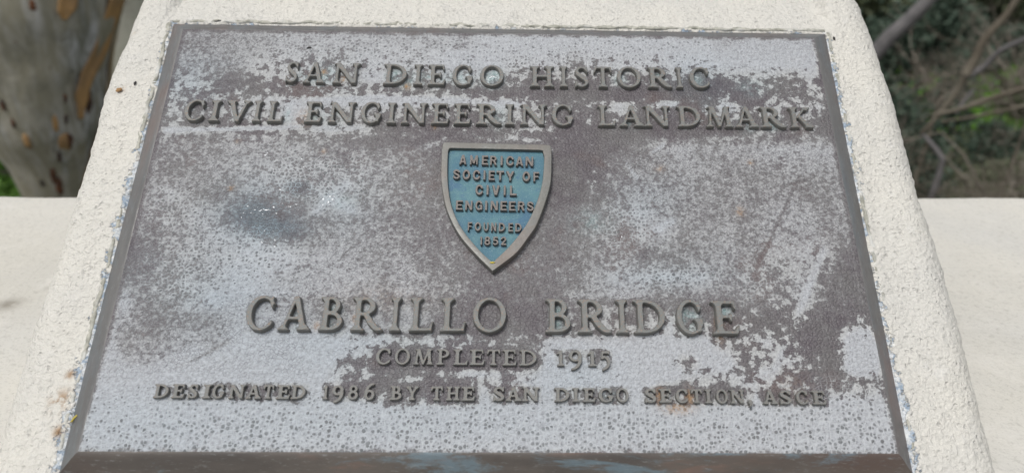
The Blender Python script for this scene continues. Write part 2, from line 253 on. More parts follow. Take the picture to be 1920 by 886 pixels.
def m_plain(name, a, b, scale=8, rough=.8, bumpd=.004, third=None):
    k = NM(name)
    n = k.noise(scale, 6, .65); c = k.mix(k.ss(n, .35, .65), a, b)
    if third: c = k.mix(k.ss(k.noise(scale*.27, 4, .6), .5, .68), c, third)
    return k.done(c, rough, k.bump(n, bumpd, .6), 0, .25)
def m_leaf(name, a, b):
    k = NM(name)
    g = k.n.new('ShaderNodeNewGeometry'); c = k.mix(g.outputs['Random Per Island'], a, b)
    c = k.mix(k.ss(k.noise(1.1, 3, .6), .4, .65), c, k.mix(.5, c, b))
    k.b.inputs['Transmission Weight'].default_value = 0
    return k.done(c, .65, None, 0, .25)

M = dict(panel=m_panel(),
    letter=m_bronze('raised_letter_bronze', (.148, .156, .148), (.188, .178, .160), (.25, .175, .132), metal=.15, rough=.48, blue=.42),
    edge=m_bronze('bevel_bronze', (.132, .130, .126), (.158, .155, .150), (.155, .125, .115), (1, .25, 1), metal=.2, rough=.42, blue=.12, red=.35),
    edgeh=m_bronze('bevel_bronze_stained_shaded', (.085, .075, .068), (.115, .10, .088), (.10, .072, .06), (.3, 1, 1), metal=.1, rough=.45, blue=.5, red=.5),  # bottom bevel: stains, plus its shade painted in as a darker base
    rim=m_bronze('shield_rim_bronze', (.138, .140, .130), (.165, .160, .146), (.175, .145, .125), metal=.2, rough=.42, blue=.08),
    sletter=m_bronze('shield_letter_bronze', (.172, .148, .136), (.148, .142, .132), (.185, .155, .14), metal=.2, rough=.45),
    enamel=m_enamel(), paint=m_paint(), wall=m_wall(),
    bark=m_bark('eucalyptus_bark', (.25, .25, .21), (.60, .60, .60), (.36, .33, .24)),
    bark2=m_bark('smooth_purple_bark', (.42, .37, .355), (.50, .45, .44), (.38, .39, .30)),
    strip=m_plain('peeling_bark_orange', (.50, .30, .13), (.36, .23, .12), 9, .7),
    strip2=m_plain('peeling_bark_tan', (.38, .28, .16), (.28, .225, .15), 7, .7),
    knot=m_plain('bark_scar', (.055, .04, .035), (.19, .085, .045), 22, .8),
    branch=m_plain('dry_branch_bark', (.11, .093, .07), (.18, .16, .125), 6, .8),
    palebr=m_plain('pale_branch_bark', (.12, .115, .115), (.19, .18, .18), 6, .8),
    twig=m_plain('dry_twig_bark', (.17, .148, .12), (.27, .24, .20), 3, .85),
    leafd=m_leaf('dark_foliage', (.028, .050, .034), (.075, .105, .075)),
    leafm=m_leaf('olive_foliage', (.055, .078, .038), (.12, .135, .078)),
    leafg=m_leaf('grey_foliage', (.06, .075, .05), (.13, .14, .11)),
    leafb=m_leaf('bright_foliage', (.06, .13, .02), (.11, .22, .04)),
    soil=m_plain('canyon_ground', (.05, .055, .03), (.09, .08, .05), .5, .9, .05, (.035, .06, .02)),
    grass=m_leaf('bright_grass', (.14, .30, .035), (.20, .40, .06)),
    walk=m_plain('walkway_concrete', (.33, .32, .30), (.27, .265, .25), 12, .85),
    leaflet=m_plain('fallen_leaf_yellow', (.50, .42, .08), (.38, .30, .06), 200, .5, .0002),
    flake=m_plain('dead_leaf_brown', (.36, .22, .10), (.22, .13, .06), 300, .6, .0002),
    black=m_plain('black_chip', (.02, .02, .02), (.035, .03, .03), 300, .6, .0002),
    bead=m_plain('old_mortar', (.47, .46, .40), (.27, .27, .23), 130, .8, .0008, (.60, .60, .57)))

# ================================================================ SETTING
def terrain_h(x, y):
    h = -7.6 - .035*min(max(y, 0), 40)
    h += max(0, y-42)*.30 if y < 160 else 118*.30
    h += .7*nz(x*.07, y*.07)+.25*nz(x*.25, y*.25, 3)
    h += .35*max(0, min(1, (x-14)/8))*max(0, 4-abs(y-31)*.35)
    return h
xs = np.concatenate([np.linspace(-400, -62, 14), np.linspace(-60, 60, 81), np.linspace(62, 400, 14)])
ys = np.concatenate([np.linspace(-200, -12, 10), np.linspace(-10, 80, 61), np.linspace(84, 500, 22)])
g = mesh_obj('ground', [(x, y, terrain_h(x, y)) for y in ys for x in xs], grid_faces(len(xs), len(ys)), M['soil'], smooth=True)
tag(g, kind='structure')
def box(name, x0, x1, y0, y1, z0, z1, mat, parent=None):
    v = [(x, y, z) for z in (z0, z1) for y in (y0, y1) for x in (x0, x1)]
    return mesh_obj(name, v, [(0, 2, 3, 1), (4, 5, 7, 6), (0, 1, 5, 4), (2, 6, 7, 3), (0, 4, 6, 2), (1, 3, 7, 5)], mat, parent)
tag(box('pavement', -12, 12, -3.2, -.262, -1.42, -1.12, M['walk']), kind='structure')

# parapet wall: rounded arrises, real unevenness, running left and right behind the block
def parapet():
    prof = []                                   # (y, z) section, back bottom -> back top -> front top -> front bottom
    r = .012; yb, yf, zt = .416, -.24, -.15
    prof += [(yb, z) for z in (-3.0, -1.2, -.5, -.3, -.2)]
    for a in np.linspace(0, 90, 7): prof.append((yb-r+r*math.cos(R(a)), zt-r+r*math.sin(R(a))))
    prof += [(y, zt) for y in np.linspace(yb-r-.006, yf+r+.006, 100)]
    for a in np.linspace(90, 180, 6): prof.append((yf+r+r*math.cos(R(a)), zt-r+r*math.sin(R(a))))
    prof += [(yf, z) for z in (-.2, -.4, -.8, -1.42)]
    xx = np.concatenate([np.linspace(-9, -1.2, 12), np.linspace(-1.15, 1.15, 330), np.linspace(1.2, 9, 12)])
    v = []
    for y, z in prof:
        for x in xx:
            d = .0011*nz(x*14, y*14, z*9)+.0005*nz(x*90, y*90, z*90)
            yy = y+(.023*x if y > 0 else 0)*min(1, max(0, y/.39))
            v.append((x, yy+(d if abs(z-zt) > .001 else 0), z+(d if z > zt-.03 else 0)))
    o = mesh_obj('parapet_wall', v, grid_faces(len(xx), len(prof)), M['wall'], smooth=True)
    st = []
    for y, z in prof:
        for x in xx:
            s = 0
            s = max(s, math.exp(-(((x+.491)/.012)**2+((y-.118)/.012)**2)))
            t = (x+.50)/.035
            if -0.2 < t < 1.2: s = max(s, .9*math.exp(-((y-(.106+.05*t+.006*math.sin(t*9)))/.0028)**2))
            if -.56 < x < -.50: s = max(s, .5*math.exp(-((y-.02-.004*math.sin(x*200))/.003)**2))
            st.append(s)
    attr(o, 'stain', st)
    tag(o, 'long cream painted parapet wall running left and right behind the plaque block', 'wall')
parapet()

# ---------------------------------------------------------------- block that carries the plaque (built in the plaque's own axes)
TILT = R(38)
def frame_obj(o): o.rotation_euler = (TILT, 0, 0)
W0 = -.0085
pL = [(-.40, .3535), (-.1365, .3525), (-.06, .3508), (.0174, .3485), (.061, .3475), (.106, .3487), (.13, .348), (.165, .3471), (.184, .3435), (.227, .3403), (.26, .333), (.32, .310)]
pR = [(-.40, .3635), (-.1755, .3633), (-.1385, .3632), (-.025, .3616), (.025, .3569), (.08, .3565), (.125, .3557), (.168, .3515), (.198, .3505), (.241, .3443), (.27, .337), (.32, .315)]
def block():
    vv = np.concatenate([np.linspace(.32, -.25, 240), np.linspace(-.256, -.33, 20)])
    flat = np.linspace(-1, 1, 250)
    verts = []; E = []; S = []
    dw = Vector((0, -math.sin(TILT), -math.cos(TILT)))            # world down in plaque axes
    rollR = .030
    spots = [(-.3245, .1225, .004), (-.305, -.146, .007), (-.3005, -.168, .004), (-.3035, -.127, .003), (-.33, .19, .002)]
    n = 0
    for v in vv:
        hl = np.interp(v, [a for a, b in pL], [b for a, b in pL]); hr = np.interp(v, [a for a, b in pR], [b for a, b in pR])
        row = []
        for q in range(10, -1, -1):                                # left side going up
            if q > 6: row.append((-hl, -rollR-(.46*(q-6)/4)**1.0, 1))
            else:
                a = R(90)*q/6.0; row.append((-hl+rollR-rollR*math.sin(a), -rollR+rollR*math.cos(a), 0))
        for f in np.linspace(-hl+rollR+.001, hr-rollR-.001, 250): row.append((f, 0, 0))
        for q in range(0, 11):
            if q > 6: row.append((hr, -rollR-(.46*(q-6)/4), 1))
            else:
                a = R(90)*q/6.0; row.append((hr-rollR+rollR*math.sin(a), -rollR+rollR*math.cos(a), 0))
        n = len(row)
        top = 0
        if v > .235: t = (v-.235)/.085; top = -.05*t*t
        if v < -.25: t = (-v-.25)/.08; top = -.06*t*t
        for u, ww, dn in row:
            e = max(abs(u)-.2935, abs(v)-.1965)                    # distance outside the plaque
            z = W0+top
            if abs(u) < .3005 and v > .198:                        # centre of the top band leans back
                z -= (v-.198)*.24*min(1, (.3005-abs(u))/.004)
            if v > .19: z -= .0013*math.exp(-((abs(u)-.3005)/.0018)**2)*min(1, (v-.19)/.01)
            d = .0014*nz(u*22, v*13, 1)+.0008*nz(u*75, v*75, 5)+.0006*nz(u*190, v*190, 7)+.0009*nz(u*34+9, v*5, 8)*(1 if abs(u) > .3 else .3)
            if e < .012 and e > -.004: d += .0011*(1-abs(e-.003)/.012)+.0010*nz(u*150, v*150, 3)
            if e < 0: d = min(d, .0005)-.003*min(1, -e/.004)
            if dn:
                p = Vector((u, v, z-rollR))+dw*(-(ww+rollR))
                p.x += d
            else: p = Vector((u, v, z+ww+d))
            if u < -.33: p.x -= d*.8
            if u > .33: p.x += d*.8
            verts.append(p)
            ed = max(0, 1-max(e, 0)/(.017 if u < 0 else .013)) if abs(u) > .29 else max(0, .75-max(e, 0)/.009)
            E.append(ed*(.82+.25*nz(u*8, v*11, 2)))
            s = 0
            for a, b, r_ in spots: s = max(s, math.exp(-((u-a)**2+(v-b)**2)/r_**2))
            S.append(s)
    o = mesh_obj('plaque_block', verts, [tuple(reversed(f)) for f in grid_faces(n, len(vv))], M['paint'], smooth=True)
    o.data.flip_normals() if o.data.polygons[n*60].normal.z < 0 else None
    attr(o, 'edge', E); attr(o, 'rustspot', S)
    frame_obj(o)
    tag(o, 'cream painted stucco block with sloping rounded face that frames the bronze plaque', 'pedestal')
block()
def bead(side, v0, v1, wd, seed):
    rnd = random.Random(seed); rows = int(abs(v1-v0)/.0011); verts = []
    for i in range(rows+1):
        v = v0+(v1-v0)*i/rows
        hgt = .0006+.0016*nz(v*120, seed, 0)+.0012*nz(v*420, seed, 4); ww = wd*(1+.6*nz(v*90, seed, 9))
        gap = .0003+max(0, .0022*nz(v*60, seed, 20))
        for k_, (a, h) in enumerate(((0, -.004), (.15, .55), (.45, 1), (.8, .4), (1.15, -.7))):
            hh = W0+(.0008+hgt*h if k_ else h)
            p = a*ww+gap+.0006*nz(v*300, k_*3, seed)
            if side == 'L': verts.append((-.2943-p, v, hh))
            elif side == 'R': verts.append((.2943+p, v, hh))
            else: verts.append((v, .1972+p, hh))
    return verts, grid_faces(5, rows+1)
mb = empty('mortar_bead'); frame_obj(mb); tag(mb, 'rough chipped mortar line around the bronze plaque edge', 'mortar')
for side, a, b, wd, sd_ in (('L', .197, -.205, .0035, 1), ('R', .197, -.205, .003, 2), ('T', -.294, .294, .0032, 3)):
    vs_, fs_ = bead(side, a, b, wd, sd_); mesh_obj('bead', vs_, fs_, M['bead'], mb, smooth=True)

# ================================================================ PLAQUE
plaque = empty('bronze_plaque'); frame_obj(plaque)
tag(plaque, 'weathered bronze landmark plaque with raised lettering and a blue shield on the sloping block', 'plaque')
IN = dict(TL=(-.2793, .1830), TR=(.2790, .1834), BR=(.2808, -.1834), BL=(-.2795, -.1829))
OU = dict(TL=(-.2938, .1963), TR=(.2944, .1960), BR=(.2925, -.1963), BL=(-.2938, -.1967))
def cellxy(U, V):                                         # the map's cells shrink towards the plaque's top
    d = .02382*U+.41749*V+.5956
    return ((1446.63*U+417.78*V+555.99)/d-120)/40, ((22.78*U-1084.59*V+241.32)/d-40)/40
def lookup(A, U, V):
    fx, fy = cellxy(U, V); fx = np.clip(fx, 0, A.shape[1]-1.001); fy = np.clip(fy, 0, A.shape[0]-1.001)
    i = fx.astype(int); j = fy.astype(int); a = fx-i; b = fy-j
    return (A[j, i]*(1-a)+A[j, i+1]*a)*(1-b)+(A[j+1, i]*(1-a)+A[j+1, i+1]*a)*b
def cellmap(start, rows, lst):
    A = np.full((22, 41), start)
    for j0, j1, i0, i1, v in rows: A[j0:j1, i0:i1] = v
    X = np.arange(41)[None, :]*40+120; Y = np.arange(22)[:, None]*40+40
    for x, y, rx, ry, v in lst:
        g_ = np.exp(-(((X-x)/rx)**2+((Y-y)/ry)**2)); A = A*(1-g_)+v*g_
    return A/9.0
MAP_DOTS = cellmap(2.0, [(1, 3, 10, 31, 6.0), (18, 19, 0, 41, 6.0), (19, 22, 0, 41, 9.0)],
    [(600, 330, 170, 60, 8), (470, 470, 120, 60, 8), (320, 390, 70, 50, 7), (340, 520, 90, 80, 7), (240, 760, 60, 60, 6), (1250, 515, 120, 25, 8), (1090, 700, 90, 20, 8), (1160, 400, 50, 40, 8),
     (1420, 540, 90, 60, 6), (1570, 760, 50, 60, 9), (1180, 440, 90, 40, 7), (1620, 620, 40, 80, 5)])
MAP_FLAKE = cellmap(0.6, [(2, 6, 9, 41, 8.0), (3, 6, 4, 9, 7.0), (14, 18, 22, 41, 8.5), (11, 14, 33, 41, 4.5), (15, 19, 12, 22, 8.0), (17, 19, 2, 41, 8.0), (6, 9, 18, 26, 7.0)], [(1040, 600, 80, 60, 5)])
MAP_BLUE = cellmap(1.5, [], [(480, 400, 90, 60, 7), (640, 390, 80, 60, 4), (620, 140, 60, 20, 5), (1250, 505, 120, 22, 6), (350, 150, 90, 60, 5), (1310, 165, 60, 40, 7), (880, 140, 40, 15, 4),
    (400, 560, 130, 80, 5), (650, 650, 260, 60, 4), (250, 500, 60, 60, 4), (1080, 700, 80, 30, 5), (280, 800, 200, 60, 4), (1200, 380, 80, 50, 4), (1430, 150, 30, 30, 3), (650, 780, 600, 60, 3.5)])
LET = []                                                  # every letter: line, char, u, width, v base, height
for ln, (hh, items) in LAY.items():
    for ch, a, b, c_ in items: LET.append((ln, ch, a/1e3, b/1e3, c_/1e3, hh/1e3))
# larger bare and pale patches of the patina, in the same cell units
BARE = [(490, 400, 55, 28), (560, 355, 22, 14), (430, 150, 38, 20), (535, 168, 60, 12), (600, 176, 50, 9), (760, 173, 50, 7), (900, 173, 60, 10), (1000, 175, 95, 13), (1120, 172, 85, 14), (1230, 178, 95, 15), (1330, 165, 60, 24), (1405, 186, 40, 15), (1480, 160, 30, 28), (1506, 192, 20, 20),
    (800, 262, 62, 18), (700, 265, 55, 12), (1130, 265, 75, 26), (1080, 292, 42, 42), (1200, 250, 95, 10), (1330, 248, 65, 10), (1480, 258, 32, 15), (1562, 240, 15, 20), (800, 310, 25, 45), (1065, 345, 30, 55), (420, 235, 60, 6),
    (810, 420, 24, 65), (860, 505, 65, 30), (960, 545, 65, 40), (1030, 430, 32, 55), (1000, 605, 30, 30), (920, 600, 62, 40), (740, 680, 65, 10), (705, 728, 25, 16), (830, 715, 60, 10), (1575, 545, 34, 44), (1545, 628, 26, 40),
    (1450, 600, 40, 24), (1400, 665, 26, 18), (1500, 700, 40, 14), (1550, 706, 20, 14), (1292, 680, 16, 14), (250, 470, 26, 60), (235, 640, 22, 26), (380, 600, 34, 14), (340, 395, 26, 24), (640, 300, 40, 14)]
PALE = [(1480, 430, 60, 60), (1615, 470, 16, 60), (1500, 560, 26, 40), (550, 210, 20, 22), (650, 190, 52, 9), (450, 216, 22, 14), (695, 148, 30, 16), (722, 186, 60, 12), (790, 190, 30, 10), (850, 190, 42, 8), (940, 195, 42, 8), (1160, 205, 24, 16), (1252, 195, 32, 8), (1370, 205, 25, 16), (1440, 210, 25, 14), (1492, 215, 15, 10),
    (1002, 236, 20, 20), (955, 261, 70, 6), (640, 240, 60, 8), (760, 255, 18, 8), (1620, 640, 50, 60), (1205, 650, 62, 22), (1250, 700, 60, 18), (1100, 690, 52, 20), (560, 655, 110, 30), (430, 240, 110, 4), (700, 570, 20, 26), (770, 590, 40, 22), (890, 700, 60, 10), (1440, 700, 22, 16), (1250, 600, 30, 20), (1600, 690, 30, 20), (230, 560, 22, 30), (500, 560, 60, 20)]
def build_panel():
    nu, nv = 281, 185
    A = [np.array(IN[k]) for k in ('TL', 'TR', 'BR', 'BL')]
    fu = np.linspace(0, 1, nu)[None, :]; fv = np.linspace(0, 1, nv)[:, None]
    P = [A[0][i]*(1-fu)*(1-fv)+A[1][i]*fu*(1-fv)+A[2][i]*fu*fv+A[3][i]*(1-fu)*fv for i in (0, 1)]
    U, V = P[0], P[1]
    Z = np.array([[.00025*nz(u*9, v*9, 2) for u, v in zip(ru, rv)] for ru, rv in zip(U, V)])
    rim = np.minimum(np.minimum(fu, 1-fu)*.56, np.minimum(fv, 1-fv)*.366)
    Z *= smstep(0, .02, rim)
    verts = np.stack([U, V, Z], -1).reshape(-1, 3)
    o = mesh_obj('field', verts.tolist(), [tuple(reversed(f)) for f in grid_faces(nu, nv)], M['panel'], plaque, smooth=True)
    white = lookup(np.array(MAP_WHITE)/9.0, U, V); dots = lookup(MAP_DOTS, U, V); blue = lookup(MAP_BLUE, U, V)
    flake = lookup(MAP_FLAKE, U, V); white = white+.07*(1-flake)
    white = .5+(white-.5)*(.72+.5*flake)*np.where(white > .75, 1.25, 1.0)
    fx, fy = cellxy(U, V); fx = fx*40+120; fy = fy*40+40
    for x, y, rx, ry in BARE: white = white-(.10+.18*flake)*np.exp(-(((fx-x)/rx)**2+((fy-y)/ry)**2)**1.2)
    for x, y, rx, ry in PALE: white = white+(.12+.18*flake)*np.exp(-(((fx-x)/rx)**2+((fy-y)/ry)**2)**1.5)
    for ln, ch, u, w_, vb, h in LET:
        if ln[0] != 'l': continue
        du = np.maximum(np.abs(U-u)-w_/2, 0); dv = np.maximum(np.maximum(vb-V, V-vb-h), 0); d = np.hypot(du, dv)
        if ln in ('l5', 'l4'):
            white -= .42*smstep(.0045, .0006, d)*(1 if u > -.06 or ln == 'l4' else .8)
        elif ln == 'l3': white -= .12*smstep(.005, .001, d)
        elif ln == 'l2': white -= .05*smstep(.004, .001, d)
    for xa, ya, xb, yb_, wd, am in ((1545, 470, 1455, 690, 7, .22), (1500, 330, 1420, 500, 2.5, -.35), (1470, 350, 1530, 330, 2.5, -.3), (1170, 300, 1195, 335, 2.5, .4), (1225, 285, 1245, 270, 2.5, .4), (330, 690, 430, 640, 4, -.22), (350, 715, 440, 668, 3, -.2),
            (310, 245, 560, 238, 4, .3), (800, 275, 838, 258, 5, .4), (640, 640, 700, 560, 6, .2), (1230, 430, 1260, 415, 7, .3), (1100, 330, 1110, 372, 6, .3), (610, 372, 660, 392, 8, .3), (590, 400, 650, 345, 8, .22)):
        dx, dy = xb-xa, yb_-ya; t = np.clip(((fx-xa)*dx+(fy-ya)*dy)/(dx*dx+dy*dy), 0, 1); white = white+am*np.exp(-(((fx-xa-t*dx)**2+(fy-ya-t*dy)**2)/wd**2))
    for x, y, rx, ry in ((485, 405, 55, 32), (560, 352, 24, 14), (530, 430, 50, 20)):
        g_ = np.exp(-(((fx-x)/rx)**2+((fy-y)/ry)**2)**1.3); white = white-.22*g_; blue = blue+.55*g_
    edge = smstep(.004, .0, rim+.0012*np.sin(U*260)*np.cos(V*310))
    dk = np.zeros_like(U)
    def blob(lst):
        a = np.zeros_like(U)
        for x, y, rx, ry, s in lst: a = np.maximum(a, s*np.exp(-(((U-x/1e3)/(rx/1e3))**2+((V-y/1e3)/(ry/1e3))**2)))
        return a
    white = white-edge*.55
    teal = blob([(-166, 132, 7, 8, .9), (-150, 134, 9, 9, .7), (-90, 134, 7, 8, 1), (-80, 132, 8, 9, .6), (-62, 134, 6, 8, .8), (-45, 132, 8, 8, .5), (-32, 134, 7, 8, .7), (-7.6, 135, 8, 9, 1), (102, 136, 6, 7, .5), (137, 139, 5, 5, .7), (170, 135, 6, 7, .4),
        (-154, 92, 5, 8, .6), (-176, 94, 4, 7, .5), (-140, 92, 8, 9, .45), (-2, 94, 8, 9, .4), (206, 88, 6, 6, .8), (229, 92, 6, 7, .7), (110, 90, 5, 6, .6),
        (143, -86, 8, 9, .8), (-145, -88, 3, 6, .9), (-119, -80, 5, 5, .7), (-119, -91, 5, 5, .7), (-93, -79, 5, 5, .7), (46, -80, 5, 5, .7), (46, -91, 5, 5, .8), (170, -80, 5, 5, .9), (215, 128, 10, 9, .35), (82, -143, 4, 4, .6), (-125, 14, 12, 7, .3), (72, -4, 14, 9, .4)])
    rust = blob([(-152, 138, 2.5, 3, .9), (-134, 131, 2, 4, .8), (-80, 124, 3, 3, .9), (-160, 92, 9, 8, .4), (-54, 86, 2, 4, .9), (-102, -86, 3, 3, .9), (-130, -92, 3, 3, .6), (165, -92, 3, 10, .7), (94, -96, 4, 3, .6), (130, -152, 11, 4, .7), (118, -144, 3, 6, .9), (139, -144, 3, 6, .8),
        (-213, 67, 2, 2, .5), (-211, 23, 2.5, 2, .9), (-143, 58, 2.5, 2, .6), (192, 6, 3, 4, .7), (206, 52, 2, 2, .7), (131, 45, 4, 3, .4), (-84, -70, 40, 12, .12), (215, -136, 14, 12, .12)])
    glint_fleck = blob([(-188, 54, 9, 5, .9), (-162, 52, 5, 4, 1.0), (-184, 1, 24, 12, .85), (-160, 8, 14, 7, .8), (-132, 13, 9, 6, 1.15), (-120, 18, 9, 5, 1.05), (-177, -20, 20, 9, .75), (-165, 25, 55, 30, .55), (98, -20, 12, 8, .6), (107, 56, 8, 10, .5), (46, -91, 4, 4, .9), (-119, -91, 4, 4, .8), (-7.6, 135, 6, 7, .8), (-90, 134, 6, 7, .7), (24, -118, 2, 2, 1)])
    for nm, a in (('white', np.clip(white, 0, 1)), ('dots', np.clip(dots, 0, 1)), ('blue', blue), ('rust', rust), ('glint_fleck', glint_fleck), ('teal', teal), ('flake', flake)):
        attr(o, nm, a.ravel())
build_panel()
def bevel(k0, k1, mat):
    i0, i1, o0, o1 = [Vector(q) for q in (IN[k0], IN[k1], OU[k0], OU[k1])]
    prof = [(0, 0), (.05, -.00005), (.14, -.0004), (.30, -.0016), (.6, -.0045), (.9, -.0074), (.985, -.0083), (1, -.0088), (1, -.014)]
    n = 260; v = []
    for f, z in prof:
        for i in range(n+1):
            t = i/n; a = i0.lerp(i1, t); b = o0.lerp(o1, t); p = a.lerp(b, f)
            d = .00022*nz(p.x*40, p.y*40, f*4)+.00010*nz(p.x*200, p.y*200, f*9)
            if f == 0: d = 0
            e = min(1, min(t, 1-t)*60)
            v.append((p.x, p.y, z+d*e))
    ob = mesh_obj('bevelled_edge', v, grid_faces(n+1, len(prof)), mat, plaque, smooth=True)
    if ob.data.polygons[n*4].normal.z < 0: ob.data.flip_normals()
    return ob
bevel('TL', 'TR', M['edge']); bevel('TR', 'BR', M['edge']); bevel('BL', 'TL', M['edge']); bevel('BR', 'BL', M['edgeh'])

# ---------------------------------------------------------------- glyphs: signed distance strokes -> nested contours -> bevelled solid
GS = 0.024
class G:
    def __init__(s, W, y0=-.06, y1=1.06):
        s.W = W; s.x = np.arange(-.14, W+.141, GS); s.y = np.arange(y0-.14, y1+.141, GS)
        s.X, s.Y = np.meshgrid(s.x, s.y); s.f = np.full(s.X.shape, 9.0)
    def add(s, d): s.f = np.minimum(s.f, d); return s
    def poly(s, *pts):
        p = np.array(pts, float); a = 0
        for i in range(len(p)): a += p[i][0]*p[(i+1) % len(p)][1]-p[(i+1) % len(p)][0]*p[i][1]
        if a < 0: p = p[::-1]
        d = np.full(s.X.shape, -9.0)
        for i in range(len(p)):
            q = p[(i+1) % len(p)]-p[i]; L_ = np.hypot(*q)
            if L_ < 1e-6: continue
            d = np.maximum(d, ((s.X-p[i][0])*q[1]-(s.Y-p[i][1])*q[0])/L_)
        return d
    def bar(s, x0, y0, x1, y1, w0, w1=None):          # horizontal-cut slanted stroke
        w1 = w1 or w0; return s.add(s.poly((x0-w0/2, y0), (x0+w0/2, y0), (x1+w1/2, y1), (x1-w1/2, y1)))
    def rect(s, x0, y0, x1, y1): return s.add(s.poly((x0, y0), (x1, y0), (x1, y1), (x0, y1)))
    def ell(s, cx, cy, rx, ry):
        dx = (s.X-cx)/rx; dy = (s.Y-cy)/ry; k = np.hypot(dx, dy)+1e-6; g_ = np.hypot(dx/rx, dy/ry)+1e-6; return k*(k-1)/g_
    def ring(s, cx, cy, rx, ry, ix, iy, icx=None, icy=None):
        return np.maximum(s.ell(cx, cy, rx, ry), -s.ell(cx if icx is None else icx, cy if icy is None else icy, ix, iy))
    def chain(s, pts, n=7):
        P = [np.array(p, float) for p in pts]; P = [2*P[0]-P[1]]+P+[2*P[-1]-P[-2]]; Q = []
        for i in range(1, len(P)-2):
            for t in np.linspace(0, 1, n, endpoint=False):
                a, b, c, d = P[i-1], P[i], P[i+1], P[i+2]
                Q.append(.5*((2*b)+(-a+c)*t+(2*a-5*b+4*c-d)*t*t+(-a+3*b-3*c+d)*t**3))
        Q.append(P[-2])
        for a, b in zip(Q[:-1], Q[1:]):
            d = b[:2]-a[:2]; L2 = d@d+1e-9; t = np.clip(((s.X-a[0])*d[0]+(s.Y-a[1])*d[1])/L2, 0, 1)
            s.add(np.hypot(s.X-a[0]-t*d[0], s.Y-a[1]-t*d[1])-(a[2]+(b[2]-a[2])*t))
        return s
    def serif(s, cx, y, up, l=.13, r=.13, T=.16):     # bracketed slab at a stem's end
        h = .055; sg = 1 if up else -1                # up: stem rises from it
        s.add(s.poly((cx-T/2-l, y), (cx+T/2+r, y), (cx+T/2+r, y+sg*h), (cx-T/2-l, y+sg*h)))
        s.add(s.poly((cx-T/2-l*.75, y+sg*h*.6), (cx+T/2+r*.75, y+sg*h*.6), (cx+T/2, y+sg*(h+.10)), (cx-T/2, y+sg*(h+.10))))
        return s
    def hole(s, d): s.f = np.maximum(s.f, -d); return s
T_, H_ = .165, .085
